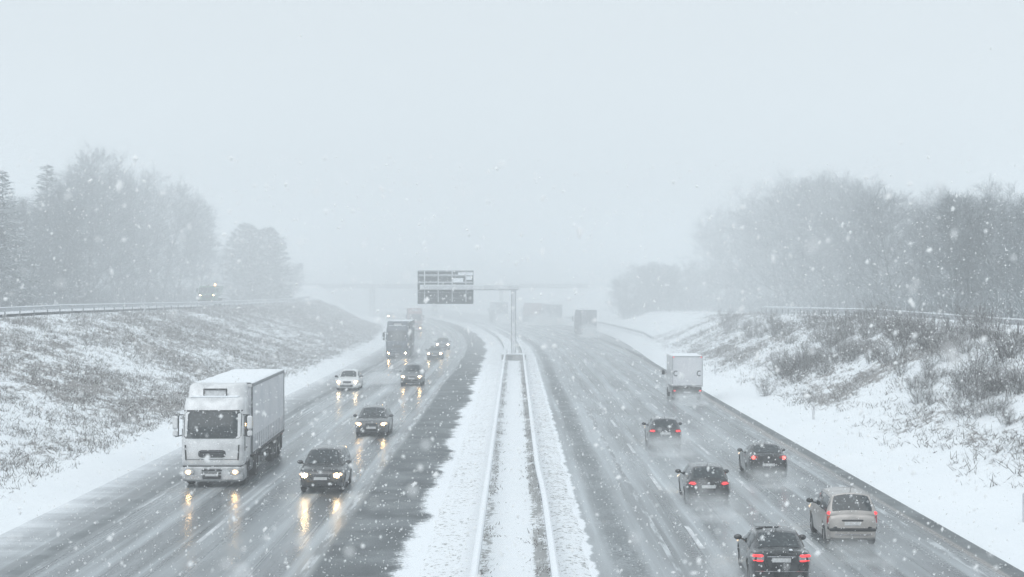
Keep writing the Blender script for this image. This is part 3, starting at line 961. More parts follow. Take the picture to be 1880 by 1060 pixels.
def lorry(label, loc, rz, cab='truck_white', box='tarp', length=12.2, roof_snow=True, lit=True, lamp='lamp_warm', rear_tex=None, box_w=1.25, box_top=4.02, low_cab=False, lamp_k=1.0, name='lorry', rear_lit=True):
    root = thing(name, label, 'lorry', loc, rz, None)
    m = MB(); rows = [zring(*c) for c in CABL]; m.grid(rows, True); m.cap(rows[0], True); m.cap(rows[-1])
    fix(m.build('cab', cab, root))
    def front_patch(x0, x1, z0, z1, off, name, mat, parent=root, nx=12, nz=6, r=0.0):
        m = MB(); rws = []
        for j in range(nz + 1):
            z = z0 + (z1 - z0) * j / nz; row = []
            e = min(j, nz - j) / nz * (z1 - z0)
            ins = 0.0
            if r and e < r: ins = r - math.sqrt(max(0, r * r - (r - e) ** 2))
            for k in range(nx + 1):
                x = (x0 + ins) + (x1 - x0 - 2 * ins) * k / nx
                row.append((x, cab_front(x, z) - off, z))
            rws.append(row)
        m.grid(rws)
        return m.build(name, mat, parent)
    ws = front_patch(-1.16, 1.16, 1.98, 3.04, .012, 'windscreen', 'glass', r=.09, nz=10)
    for x, q in ((.5, -.62), (-.35, -.55)):
        m = MB(); m.tube((x, cab_front(x, 2.0) - .04, 2.01), (x + q, cab_front(x + q, 2.28) - .03, 2.3), .018, .012, 5); m.build('wiper', 'trim', ws)
    front_patch(-1.18, 1.18, 3.05, 3.11, .03, 'visor', 'trim')
    g = front_patch(-.55, .55, 1.22, 1.52, .012, 'grille', 'trim', r=.12, nz=8)
    m = MB()
    for k in range(3): m.box((0, cab_front(0, 1.4) - .025, 1.28 + .09 * k), (.86, .02, .025), .006)
    m.build('grille_bar', 'galv_dark', g)
    front_patch(-1.0, 1.0, 1.13, 1.155, .01, 'panel_seam', 'galv_dark'); 
    for sg in (1, -1):
        m = MB(); m.box((sg * 1.06, cab_front(1.06, 1.4) - .01, 1.42), (.055, .04, .62), .015, ry=sg * .06, rz=sg * .5); m.build('air_slot', 'trim', root)
    # bumper
    m = MB(); rows = [zring(.26, .03, 1.0, 1.20, .28), zring(.34, -.06, 1.0, 1.25, .3), zring(.80, -.07, 1.0, 1.25, .3), zring(.85, -.02, 1.0, 1.23, .3)]
    m.grid(rows, True); m.cap(rows[0], True); m.cap(rows[-1]); b = fix(m.build('bumper', 'grime' if cab == 'truck_white' else cab, root))
    m = MB(); m.box((0, .55, .865), (2.36, 1.1, .05), .01); m.build('bumper_gap', 'trim', root)
    m = MB(); m.box((0, -.085, .72), (.80, .05, .075), .01); m.box((0, -.085, .60), (.76, .05, .05), .01); m.box((0, -.085, .44), (.74, .05, .15), .02); m.build('intake', 'trim', b)
    m = MB(); m.box((0, -.115, .53), (.52, .015, .11), .005); m.build('number_plate', 'plate', b)
    for sg in (1, -1):
        m = MB(); m.box((sg * .92, -.03, .64), (.44, .14, .20), .05, rz=sg * .22); h = m.build('headlight', 'lens', b)
        m = MB(); m.ball((sg * .93, -.10, .64), (.15, .03, .10), 12, 8); m.build('reflector', 'lamp_glow' if lit else 'lens', h)  # disc with its own glow, drawing the halo round the bulb
        m = MB(); m.ball((sg * .93, -.11, .64), (.085 * lamp_k, .04, .08 * lamp_k), 12, 8); m.build('bulb', lamp if lit else 'chrome', h)
    # roof fairing
    if not low_cab:
        m = MB(); rows = [zring(3.52, .95, 2.2, 1.16, .3), zring(3.75, 1.05, 2.2, 1.16, .3), zring(4.02, 1.25, 2.25, 1.14, .3), zring(4.10, 1.42, 2.25, 1.08, .3)]
        m.grid(rows, True); m.cap(rows[-1]); fa = fix(m.build('roof_fairing', cab, root))
        m = MB()
        for x in (-.46, .46): m.box((x, .86, 3.75), (.05, .06, .34), .01)
        m.box((0, .86, 3.92), (.97, .07, .05), .01); m.build('lamp_bracket', 'trim', fa)
        m = MB(); m.box((0, .90, 3.75), (.86, .04, .28), .02); m.build('roof_board', 'plate', fa)
        m = MB(); m.box((0, .80, 3.625), (1.9, .42, .06), .025); m.build('snow_ledge', 'snow', fa)
    for sg in (1, -1):
        m = MB()
        m.box((sg * 1.255, 1.0, 2.45), (.015, .95, .8), .006)
        h = m.build('door_window', 'glass', root)
        m = MB(); m.box((sg * 1.262, .95, 1.55), (.03, .22, .05), .01); m.box((sg * 1.262, .42, 1.9), (.03, .04, .9), .01); m.build('door_handle', 'trim', root)
        m = MB(); m.box((sg * 1.50, .12, 2.62), (.20, .16, .56), .05); m.box((sg * 1.50, .12, 2.18), (.20, .16, .24), .05); mi = m.build('door_mirror', 'truck_white' if cab == 'truck_white' else 'trim', root)
        m = MB(); m.tube((sg * 1.2, .3, 2.92), (sg * 1.5, .12, 2.92), .025, .025, 6); m.tube((sg * 1.24, .22, 2.1), (sg * 1.5, .12, 2.05), .025, .025, 6); m.tube((sg * 1.37, .14, 2.92), (sg * 1.37, .14, 2.05), .025, .025, 6); m.build('mirror_arm', 'trim', mi)
        m = MB(); m.box((sg * 1.18, .72, .62), (.10, .5, .08), .02); m.box((sg * 1.15, .72, .40), (.10, .5, .08), .02); m.build('step', 'chassis', root)
        m = MB()
        for k in range(9):
            a = PI * (.02 + .96 * k / 8); 
            if k: m.box((sg * 1.08, 1.42 + .60 * math.cos(a), .54 + .60 * math.sin(a)), (.34, .26, .03), .005, rx=a + PI / 2)
        m.build('wheel_arch', 'trim', root)
    # chassis
    yt = 2.75; yb = yt + length
    m = MB()
    for x in (-.42, .42): m.box((x, (1 + yb) / 2, .86), (.10, yb - 1.4, .26), .01)
    m.box((0, 4.4, .95), (1.9, 2.2, .10), .02)
    for y in (yt + 3.2, yb - 5.5, yb - 3.9, yb - 2.6, yb - 1.3): m.box((0, y, .5), (1.9, .16, .16), .02)
    m.build('chassis', 'chassis', root)
    for sg in (1, -1):
        m = MB(); m.box((sg * .98, 2.55, .70), (.52, .9, .55), .08); m.build('fuel_tank', 'galv_dark', root)
        m = MB()
        y0_, y1_ = yt + 3.6, yb - 5.6
        if y1_ - y0_ > 1:
            for z in (.5, .85): m.box((sg * 1.18, (y0_ + y1_) / 2, z), (.03, y1_ - y0_, .12), .005)
            for k in range(4): m.box((sg * 1.16, y0_ + (y1_ - y0_) * k / 3, .72), (.04, .06, .6), .005)
            m.build('side_guard', 'galv_dark', root)
        m = MB(); m.box((sg * 1.05, yb - 3.0, .98), (.36, 3.4, .06), .01); m.box((sg * 1.05, yb - .6, .62), (.36, .03, .65), .005); m.build('mudguard', 'trim', root)
        wheel_at(root, sg * 1.06, 1.42, .51, .30)
        wheel_at(root, sg * 1.00, 4.35, .51, .50)
        for k in range(3): wheel_at(root, sg * 1.03, yb - 3.9 + 1.3 * k, .50, .36)
    # trailer body
    zb, zt = 1.06, box_top
    m = MB()
    w = box_w
    m.box((0, (yt + yb) / 2, (zb + zt) / 2), (2 * w - .04, length - .02, zt - zb), .02)
    tr = m.build('trailer_body', box, root)
    for sg in (1, -1):
        m = MB(); rws = []     # curtain with shallow vertical folds
        n = int(length * 4)
        for z in (zb + .10, zb + .7, (zb + zt) / 2, zt - .14):
            rws.append([(sg * (w - .012 + .010 * math.sin(k * 2.1) * (1 if zb + .2 < z < zt - .3 else .4)), yt + .12 + (length - .24) * k / n, z) for k in range(n + 1)])
        m.grid(rws); cu = m.build('curtain', box, tr)
        m = MB()
        for k in range(int(length / .62)):
            yy = yt + .5 + .62 * k
            if yy < yb - .3: m.box((sg * (w + .006), yy, zb + .42), (.012, .045, .72), .003); m.box((sg * (w + .012), yy, zb + .20), (.02, .07, .10), .004)
        m.build('strap', 'tarp_grey', cu)
        m = MB(); m.box((sg * (w - .005), (yt + yb) / 2, zt - .06), (.05, length, .13), .01); m.build('cant_rail', 'tarp_grey' if box == 'tarp' else box, tr)
        m = MB(); m.box((sg * (w - .005), (yt + yb) / 2, zb + .02), (.05, length, .10), .01); m.build('sill_rail', 'chassis', tr)
        m = MB(); m.box((sg * (w - .01), yt + .02, (zb + zt) / 2), (.06, .07, zt - zb + .02), .01); m.build('corner_post', 'galv_dark', tr)
        m = MB(); m.box((sg * (w - .01), yb - .02, (zb + zt) / 2), (.06, .07, zt - zb + .02), .01); m.build('corner_post', 'tarp_grey' if box == 'tarp' else box, tr)
    m = MB(); m.box((0, yt - .01, zt - .06), (2 * w, .06, .14), .01)
    m.build('headboard', 'plate', tr)
    m = MB()
    for k in range(11): m.box((-1.05 + .21 * k, yt - .05, zt - .115), (.06, .04, .05), .005)
    m.build('headboard_stud', 'trim', tr)
    # rear doors
    for sg in (1, -1):
        m = MB(); m.box((sg * w * .49, yb + .01, (zb + zt) / 2), (w * .95, .05, zt - zb - .12), .015); d = m.build('rear_door', rear_tex or box, tr)
        m = MB()
        for x in (.25, .9): m.tube((sg * x * w, yb + .05, zb + .1), (sg * x * w, yb + .05, zt - .1), .02, .02, 6)
        m.build('lock_bar', 'galv_dark', d)
        m = MB(); m.box((sg * w * .8, yb + .03, .93), (.36, .05, .13), .02); h = m.build('tail_light', 'red_lens', root)
        m = MB(); m.box((sg * w * .82, yb + .06, .93), (.2, .03, .09), .01); m.build('lamp', 'lamp_tail', h)
    m = MB(); m.box((0, yb - .06, .52), (2.3, .10, .12), .02); m.build('underrun_bar', 'galv_dark', root)
    m = MB(); m.box((0, yb + .03, .74), (.52, .02, .11), .005); m.build('number_plate', 'plate', root)
    if roof_snow:
        m = MB(); rws = []
        for k in range(25):
            y = yt + .05 + (length - .1) * k / 24
            rws.append([(x * w, y, zt + (.012 if abs(x) > .95 else .05 + .03 * noise.noise(Vector((x * 2, y * .7, 4))))) for x in (-.985, -.93, -.6, -.2, .2, .6, .93, .985)])
        m.grid(rws); m.build('roof_snow', 'snow', tr)
    return root

def lorry_at(label, px, D, away, total=None, turn=0.0, **k):
    ln = k.get('length', 12.2)
    X = at(px, D)
    if away:      # its rear is at D
        tot = 2.75 + ln
        hd = heading(D + tot / 2)
        return lorry(label, (X - math.sin(hd) * tot, D + math.cos(hd) * tot, 0), hd + PI, **k)
    hd = heading(D + 5)
    return lorry(label, (X, D, 0), hd + turn, **k)

lorry_at('white articulated lorry with a snow covered trailer roof, nearest oncoming vehicle', 389, 68.6, False, turn=R(1.2), length=11.6, lamp_k=.8)
lorry_at('dark blue grey lorry with two lit headlights, smaller behind the white lorry', 729, 187, False, cab='blue_paint', box='tarp_dark', length=9, roof_snow=True, lamp_k=1.1)
lorry_at('faint lorry with a pinkish body behind the dark blue lorry', 762, 292, False, cab='tarp_red', box='tarp_red', length=10, lamp='lamp_white', lamp_k=.9)
lorry_at('hazy dark lorry with a greenish grey tail in the right lane beyond the box van', 1081, 272, True, cab='grey_paint', box='tarp_dark', length=9, rear_tex='tarp_grey')
lorry_at('hazy grey lorry, right one of two close together far down the road', 1021, 345, True, cab='grey_paint', box='tarp_grey', length=12)
lorry_at('hazy reddish lorry, left one of two close together far down the road', 985, 372, True, cab='tarp_red', box='tarp_red', length=11)
lorry_at('hazy grey lorry half hidden behind the gantry column', 922, 366, True, cab='grey_paint', box='tarp_grey', length=12, box_top=4.3)

# box van ----------------------------------------------------------
def box_van():
    D = 120.0
    X = at(1262, D)
    root = thing('box_van', 'white box van with a plain square rear in the right lane', 'van', (X, D, 0), 0)
    w = 1.09
    m = MB(); m.box((0, 2.1, 2.06), (2 * w, 4.2, 2.14), .04); body = m.build('cargo_box', 'white_paint', root)
    m = MB(); m.box((0, -.012, 2.06), (2 * w - .16, .03, 2.0), .02); d = m.build('rear_shutter', 'tarp', root)
    m = MB()
    for k in range(6): m.box((0, -.030, 1.22 + .30 * k), (2 * w - .2, .008, .012))
    m.box((0, -.04, 1.12), (.36, .03, .05), .01); m.build('shutter_rib', 'tarp', d)
    m = MB()
    for x in (-w + .04, w - .04): m.box((x, -.018, 2.06), (.06, .04, 2.14), .01)
    m.box((0, -.018, 3.10), (2 * w, .04, .05), .01); m.build('rear_frame', 'galv', body)
    for sg in (1, -1):
        m = MB(); m.box((sg * .97, -.04, 3.06), (.09, .03, .05), .01); m.build('top_marker', 'lamp_tail', body)
        m = MB(); rws = []            # the round emblem at the edge of the shutter
        for k in range(13):
            a = PI * (.25 + 1.5 * k / 12)
            rws.append([(sg * .82 + math.cos(a) * r_, -.031, 1.92 + math.sin(a) * r_ * 1.25) for r_ in (.10, .17)])
        m.grid(rws); m.build('emblem', 'galv_dark', d)
        m = MB(); m.box((sg * .9, -.01, .70), (.22, .06, .13), .02); h = m.build('tail_light', 'red_lens', root)
        m = MB(); m.box((sg * .9, -.05, .70), (.14, .03, .08), .02); m.build('lamp', 'lamp_tail', h)
        wheel_at(root, sg * .88, 1.1, .34, .24); wheel_at(root, sg * .88, 4.9, .34, .22)
        m = MB(); m.box((sg * 1.28, 4.8, 1.75), (.22, .12, .34), .04); m.tube((sg * .9, 4.85, 1.7), (sg * 1.25, 4.8, 1.7), .03, .03, 6); m.build('door_mirror', 'trim', root)
        m = MB(); m.box((sg * .962, 5.0, 1.55), (.02, .8, .5), .01); m.build('door_window', 'glass', root)
    m = MB(); m.box((0, .02, .80), (2.0, .14, .32), .03); m.box((0, .3, .55), (1.7, .2, .4), .02); m.box((0, 2.6, .62), (1.0, 5.2, .2), .02); m.build('chassis', 'chassis', root)
    m = MB(); m.box((0, -.06, .58), (.52, .02, .11), .005); m.build('number_plate', 'plate', root)
    m = MB(); m.box((0, -.05, .40), (1.9, .10, .10), .02); m.build('step_bumper', 'galv_dark', root)
    m = MB(); rows = [zring(.35, 5.95 - 6.0 - 0, 1.7, .95, .3)]
    # cab, front towards +y
    def cr(z, yf, hw): return [(x, 8.6 - y + 0, zz) for x, y, zz in zring(z, 8.6 - yf, 4.4, hw, .3)]
    rows = [cr(.35, 6.05, .93), cr(.8, 6.15, .97), cr(1.15, 6.0, .97), cr(1.3, 5.75, .96), cr(2.1, 5.1, .86), cr(2.3, 4.8, .82)]
    m.grid(rows, True); m.cap(rows[0]); m.cap(rows[-1], True); fix(m.build('cab', 'white_paint', root))
    m = MB(); m.face([(-.8, 5.77, 1.38), (.8, 5.77, 1.38), (.72, 5.22, 2.02), (-.72, 5.22, 2.02)]); m.build('windscreen', 'glass', root)
    for sg in (1, -1):
        m = MB(); m.box((sg * .72, 6.1, .95), (.3, .12, .2), .04); m.build('headlight', 'lens', root)
    m = MB(); m.box((0, 2.1, 3.15), (2 * w - .1, 4.1, .06), .025); m.build('roof_snow', 'snow', root)
box_van()

# green lorry on the side road --------------------------------------
def green_lorry():
    D = 236.0
    root = thing('gritting_lorry', 'green lorry with an amber roof beacon on the side road of the left bank', 'lorry', (-42.6, D, pl(ZL, D) + .17), 0)
    m = MB(); rows = [zring(.75, 0, 1.9, 1.2, .2), zring(1.6, -.02, 1.9, 1.22, .22), zring(2.55, .14, 1.9, 1.16, .22), zring(2.7, .3, 1.9, 1.1, .22)]
    m.grid(rows, True); m.cap(rows[0], True); m.cap(rows[-1]); fix(m.build('cab', 'green_paint', root))
    m = MB(); m.face([(-1.0, -.04, 1.66), (1.0, -.04, 1.66), (.98, .10, 2.48), (-.98, .10, 2.48)]); m.build('windscreen', 'glass', root)
    m = MB(); m.box((0, -.02, .55), (2.4, .3, .42), .06); b = m.build('bumper', 'trim', root)
    m = MB(); m.box((0, -.05, 1.2), (1.3, .05, .45), .03); m.build('grille', 'trim', root)
    for sg in (1, -1):
        m = MB(); m.box((sg * .95, -.05, 1.42), (.34, .1, .22), .04); h = m.build('headlight', 'lens', root)
        m = MB(); m.ball((sg * .95, -.12, 1.42), (.075, .04, .07)); m.build('bulb', 'lamp_warm', h)
        m = MB(); m.box((sg * 1.42, .15, 2.1), (.2, .14, .5), .04); m.tube((sg * 1.15, .2, 2.3), (sg * 1.42, .15, 2.3), .025, .025, 6); m.build('door_mirror', 'trim', root)
        m = MB(); m.box((sg * 1.2, .9, 2.1), (.06, .8, .6), .01); m.build('door_window', 'glass', root)
        wheel_at(root, sg * 1.0, 1.2, .5, .3); wheel_at(root, sg * 1.0, 4.6, .5, .5)
    m = MB(); m.box((.0, .75, 2.8), (.5, .3, .16), .04); m.build('roof_lamp', 'lens', root)
    m = MB(); m.tube((.95, .8, 2.66), (.95, .8, 2.86), .09, .09, 10); m.ball((.95, .8, 2.92), (.09, .09, .09)); m.build('beacon', 'lamp_amber', root)
    m = MB()
    rows = [[(-.8, y, 1.2), (.8, y, 1.2), (1.2, y, 2.3), (1.2, y, 2.7), (-1.2, y, 2.7), (-1.2, y, 2.3)] for y in (2.1, 6.2)]
    m.grid(rows, True); m.cap(rows[0]); m.cap(rows[1], True); hp = fix(m.build('hopper', 'green_paint', root))
    m = MB(); m.box((0, 4.15, 2.74), (2.2, 3.9, .12), .05); m.build('snow_load', 'snow', hp)
    m = MB(); m.box((0, 3.3, .85), (.9, 6, .28), .02); m.box((0, 4.6, .5), (1.9, .16, .16)); m.build('chassis', 'chassis', root)
green_lorry()

# ------------------------------------------------------------------ trees
def rnd_perp(d):
    a = Vector((random.gauss(0, 1), random.gauss(0, 1), random.gauss(0, 1)))
    a -= d * a.dot(d)
    return a.normalized()

def bare_tree(h, spread, seed, slim=False, clump=1.0):
    random.seed(seed)
    tr, cr = MB(), MB()
    p = Vector((0, 0, -.3)); r0 = .09 + h * .007
    pts, rs = [p.copy()], [r0 * 1.25]
    d = Vector((0, 0, 1))
    n = 9
    for k in range(n):
        d = (d + Vector((random.gauss(0, .05), random.gauss(0, .05), 0))).normalized()
        p = p + d * (h * .86 / n); pts.append(p.copy()); rs.append(r0 * (1 - .9 * (k + 1) / n) + .02)
    tr.path(pts, rs, 7)
    def twig(base, d, ln, w):
        s = rnd_perp(d)
        mid = base + d * ln * .5 + rnd_perp(d) * ln * .06
        cr.strip(base, mid, w, s); cr.strip(mid, mid + (d + rnd_perp(d) * .25).normalized() * ln * .5, w * .6, s)
    def sprig(base, d, ln):
        twig(base, d, ln, .045)
        for _ in range(7):
            t = random.uniform(.15, 1.0)
            dd = (d + rnd_perp(d) * random.uniform(.5, 1.1) + Vector((0, 0, .15))).normalized()
            twig(base + d * ln * t, dd, ln * random.uniform(.35, .75), .03)
    nl = 20 if not slim else 25
    for k in range(nl):
        f = .07 + .93 * (k + random.random() * .6) / nl
        q = f * n * .985; i = min(int(q), n - 1)
        base = pts[i].lerp(pts[i + 1], q - i)
        a = k * 2.4 + random.uniform(-.4, .4)
        prof = math.sin(PI * min(1, (f * .80 + .20)) ** .9) ** .7
        ln = spread * (.45 + .75 * prof) * random.uniform(.8, 1.1)
        up = .35 + .75 * f + random.uniform(-.1, .15)
        d = Vector((math.cos(a), math.sin(a), up)).normalized()
        b = base.copy(); r = max(.03, rs[i] * .42); bp, br = [b.copy()], [r]
        for j in range(4):
            d = (d + rnd_perp(d) * .16 + Vector((0, 0, .10))).normalized()
            b = b + d * ln / 4; bp.append(b.copy()); br.append(r * (1 - .8 * (j + 1) / 4))
        tr.path(bp, br, 5)
        for j in range(1, 5):
            for _ in range(3 if j < 4 else 5):
                bb = bp[j - 1].lerp(bp[j], random.uniform(.2, 1))
                dd = (d + rnd_perp(d) * random.uniform(.6, 1.2) + Vector((0, 0, .2))).normalized()
                l2 = ln * random.uniform(.28, .5)
                e = bb + dd * l2
                tr.tube(bb, e, .028, .012, 4)
                for _ in range(5):
                    t = random.uniform(.25, 1)
                    d3 = (dd + rnd_perp(dd) * random.uniform(.4, 1.0) + Vector((0, 0, .1))).normalized()
                    sprig(bb.lerp(e, t), d3, random.uniform(.7, 1.35) * clump)
    return tr, cr

def conifer(h, spread, seed, dense=1.0, shape=.85):
    random.seed(seed)
    tr, cr = MB(), MB()
    tr.path([(0, 0, -.3), (.03, 0, h * .5), (0, .02, h)], [.22, .13, .02], 7)
    nw = int(h * 2.6)
    for k in range(nw):
        f = (k + .3) / nw
        z0 = h * (.04 + .95 * f)
        ln0 = spread * (1 - f) ** shape * (1 if f > .12 else .75 + 2 * f) + .2
        for j in range(7):
            a = j * 2 * PI / 7 + k * .7 + random.uniform(-.25, .25)
            ln = ln0 * random.uniform(.6, 1.15)
            z = z0 + random.uniform(-.35, .35)
            d = Vector((math.cos(a), math.sin(a), .22 - .42 * (1 - f))).normalized()
            b = Vector((0, 0, z)); e = b + d * ln + Vector((0, 0, .08 * ln))
            tr.tube(b, e, .03, .008, 4)
            nn = int((5 + ln * 7) * dense)
            for q in range(nn):
                t = random.uniform(.12, 1.0)
                pp = b.lerp(e, t)
                s = Vector((-math.sin(a), math.cos(a), 0)) * random.choice((-1, 1))
                dd = (d * .7 + s * random.uniform(.2, 1.0) + Vector((0, 0, random.uniform(-.45, .15)))).normalized()
                cr.strip(pp, pp + dd * random.uniform(.25, .6) * (.6 + .5 * (1 - t)), random.uniform(.08, .17), rnd_perp(dd))
    return tr, cr

def round_conifer(h, spread, seed):
    random.seed(seed)
    tr, cr = MB(), MB()
    tr.path([(0, 0, -.3), (.03, 0, h * .5), (0, .02, h * .97)], [.24, .14, .02], 7)
    for k in range(520):
        f = random.random() ** 1.15
        z = h * (.02 + .95 * f)
        ln = (spread * (1 - f ** 2.6) ** .60 * (.80 + .2 * min(1, f * 6)) + .15) * random.uniform(.72, 1.08)
        a = random.uniform(0, 2 * PI)
        d = Vector((math.cos(a), math.sin(a), random.uniform(.05, .5) * (.5 + f))).normalized()
        b = Vector((0, 0, z - ln * d.z * .8)); e = b + d * ln
        if b.z < .1: b.z = .1
        if k % 4 == 0: tr.tube(b, e, .03, .008, 4)
        for q in range(int(9 + ln * 9)):
            t = 1 - random.random() ** 1.5 * .85
            pp = b.lerp(e, t)
            dd = (d + rnd_perp(d) * random.uniform(.3, 1.2)).normalized()
            cr.strip(pp, pp + dd * random.uniform(.25, .55), random.uniform(.09, .18), rnd_perp(dd))
    return tr, cr

def tree_proto(name, maker, bark='bark', leaf='twigs'):
    tr, cr = maker
    r = thing(name, None, None)
    tr.build('trunk', bark, r, smooth=60); cr.build('crown', leaf, r, smooth=0)
    return r
protos = {
  'a': tree_proto('bare_tree', bare_tree(18, 4.6, 11)),
  'b': tree_proto('bare_tree', bare_tree(18, 3.9, 23, True)),
  'c': tree_proto('bare_tree', bare_tree(18, 5.2, 37)),
  'd': tree_proto('bare_tree', bare_tree(18, 3.2, 51, True)),
  's': tree_proto('spruce_tree', conifer(16, 4.0, 5, 1.2), leaf='pale_needles'),
  't': tree_proto('conifer_tree', round_conifer(14, 3.9, 9), leaf='needles'),
}
HT = {'a': 17.4, 'b': 17.4, 'c': 17.4, 'd': 17.4, 's': 16, 't': 14}
used = set()
def plant(k, px, D, h, label, group, wide=1.0, z=None, x=None):
    X = at(px, D) if x is None else x
    o = protos[k] if k not in used else copy_tree(protos[k])
    used.add(k)
    s = h / HT[k]
    o.location = (X, D, ground_z(X, D) if z is None else z)
    o.scale = (s * wide, s * wide, s)
    o.rotation_euler = (0, 0, random.uniform(0, 6.28))
    return tag(o, label, 'tree', group)

random.seed(3)
GL = 'bare trees of the wood on the left bank'
LW = 'bare winter tree in the hazy wood on the left bank above the guardrail'
ltop = [(-120, 350), (0, 345), (60, 350), (100, 320), (140, 298), (200, 283), (250, 300), (300, 325), (350, 345), (375, 395)]
for i in range(26):
    px = -90 + 455 * i / 25 + random.uniform(-10, 10)
    X = -52.5 - 4 * random.random() - (8 if i % 3 == 0 else 0)
    D = X * 3130 / (px - 945)
    yt_ = pl(ltop, px) + random.uniform(4, 26) + (16 if i % 2 else 0)
    h = (H_CAM + (522 - yt_) * D / 3130 - ground_z(X, D)) 
    k = random.choice('abcd')
    lab, g = LW, GL
    if i == 16: lab, g = 'tallest bare tree of the wood on the left bank, topping its rounded outline', None; yt_ = 280; h = (H_CAM + (522 - yt_) * D / 3130 - ground_z(X, D)); k = 'c'
    plant(k, px, D, h, lab, g, x=X, wide=random.uniform(.9, 1.2))
plant('s', 86, 205, 17.4, 'tall spruce with drooping tiers in front of the left wood', None, 1.3)
plant('s', 4, 178, 14.8, 'spruce cut by the left edge, in front of the left wood', None, 1.25)
plant('s', -40, 176, 13.5, 'spruce outside the left wood beyond the picture edge', None, .9)
plant('t', 451, 316, 15.0, 'broad dense conifer behind the green lorry, taller left one of a touching pair', None, 1.22)
plant('t', 492, 322, 14.3, 'broad dense conifer, right one of a touching pair by the far bridge', None, 1.25)
plant('t', 472, 332, 12.6, 'lower conifer half hidden behind the touching pair of conifers', None, 1.3)
plant('a', 412, 345, 10.0, 'small bare tree between the left wood and the pair of conifers', None, 1.0)
plant('d', 538, 345, 7.5, 'low bare tree to the right of the pair of conifers', None, 1.3)

GR = 'bare trees of the wood on the right bank'
RW = 'bare winter tree in the hazy wood on the right bank'
rtop = [(1290, 420), (1320, 385), (1350, 362), (1400, 335), (1460, 315), (1520, 318), (1580, 322), (1620, 338), (1680, 350), (1750, 335), (1820, 340), (1880, 355), (1980, 365)]
for i in range(44):
    row = i % 3
    px = 1326 + 656 * (i / 43) + random.uniform(-12, 12)
    X = (40, 47, 56)[row] + random.uniform(-2, 2)
    D = min(X * 3130 / (px - 945), 335 + 12 * row)
    X = at(px, D)
    yt_ = pl(rtop, px) + random.uniform(0, 16) + (12, 4, 0)[row]
    h = (H_CAM + (522 - yt_) * D / 3130 - ground_z(X, D))
    plant(random.choice('abcd'), px, D, h, RW, GR, x=X, wide=random.uniform(.95, 1.25))
GS = 'small trees of the far copse on the right'
for i in range(13):
    px = 1140 + 168 * i / 12 + random.uniform(-5, 5)
    D = 335 + random.uniform(-12, 20)
    yt_ = 474 + 14 * abs(math.sin(i * 1.9)) + random.uniform(-4, 10) + (34 if i == 0 else 14 if i in (1, 12) else 0)
    X = at(px, D); h = (H_CAM + (522 - yt_) * D / 3130 - ground_z(X, D))
    plant(random.choice('abcd'), px, D, h, 'small tree of the faint copse between the far lorries and the right wood', GS, 1.35)
for i in range(30):
    px = 560 + 580 * i / 29 + random.uniform(-8, 8)
    D = 640 + random.uniform(-30, 60)
    yt_ = 486 + 14 * math.sin(i * 1.1) + random.uniform(-4, 8)
    X = at(px, D); h = (H_CAM + (522 - yt_) * D / 3130 - ground_z(X, D))
    plant(random.choice('abcd'), px, D, max(5, h), 'barely visible tree of the line behind the far bridge', 'trees behind the far bridge', 1.5)

# bushes and scrub ---------------------------------------------------
def bush_mesh(h, spread, seed, stems=26):
    random.seed(seed)
    m = MB()
    for k in range(stems):
        a = random.uniform(0, 2 * PI); q = random.random() ** .7
        base = Vector((math.cos(a) * spread * .35 * q, math.sin(a) * spread * .35 * q, -.1))
        d = Vector((math.cos(a) * q * .7, math.sin(a) * q * .7, 1)).normalized()
        ln = h * random.uniform(.6, 1.0)
        p = base; r = .014
        for j in range(4):
            d = (d + rnd_perp(d) * .14).normalized(); e = p + d * ln / 4
            m.tube(p, e, r, r * .75, 3); r *= .75
            for _ in range(5):
                t = random.random(); dd = (d + rnd_perp(d) * random.uniform(.5, 1.0)).normalized()
                b = p.lerp(e, t); l2 = ln * random.uniform(.16, .34)
                m.strip(b, b + dd * l2, .016, rnd_perp(dd))
                for _ in range(2):
                    d3 = (dd + rnd_perp(dd) * .8).normalized(); b3 = b + dd * l2 * random.uniform(.3, .9)
                    m.strip(b3, b3 + d3 * l2 * .6, .011, rnd_perp(d3))
            p = e
    return m
bproto = [bush_mesh(2.0, 1.8, 61), bush_mesh(1.6, 2.2, 62, 30), bush_mesh(2.4, 1.6, 63, 22)]
bobj = [m.build('bush', 'bush', None, smooth=0) for m in bproto]
bused = set()
def bush(k, X, D, s, label, group=None):
    o = bobj[k] if k not in bused else bobj[k].copy()
    if k in bused: COL.objects.link(o)
    bused.add(k)
    o.location = (X, D, ground_z(X, D)); o.rotation_euler = (0, 0, random.uniform(0, 6.28)); o.scale = (s, s, s * random.uniform(.85, 1.1))
    tag(o, label, 'bush', group)
random.seed(19)
GB = 'bare bushes on the snowy right bank'
BL = 'bare twiggy bush on the snowy right bank'
spots = [(1548, 168, 25.5), (1570, 160, 25.8), (1530, 165, 24.5), (1595, 150, 26), (1620, 152, 27.2), (1500, 170, 24.2), (1560, 140, 22.8), (1520, 150, 22.5), (1480, 160, 21.8), (1600, 128, 23.5), (1640, 120, 23.5), (1660, 125, 25.5), (1690, 118, 26.5), (1450, 178, 23.5), (1420, 195, 24), (1380, 205, 23.5), (1360, 215, 24.5), (1335, 225, 24),
         (1585, 168, 27.5), (1540, 180, 27), (1515, 185, 26.5), (1490, 190, 26), (1575, 172, 28), (1605, 160, 28)]
for i, (px, D, x) in enumerate(spots):
    X = x; Dd = x * 3130 / (px - 945)
    bush(i % 3, X, Dd, random.uniform(.7, 1.15), BL, GB)
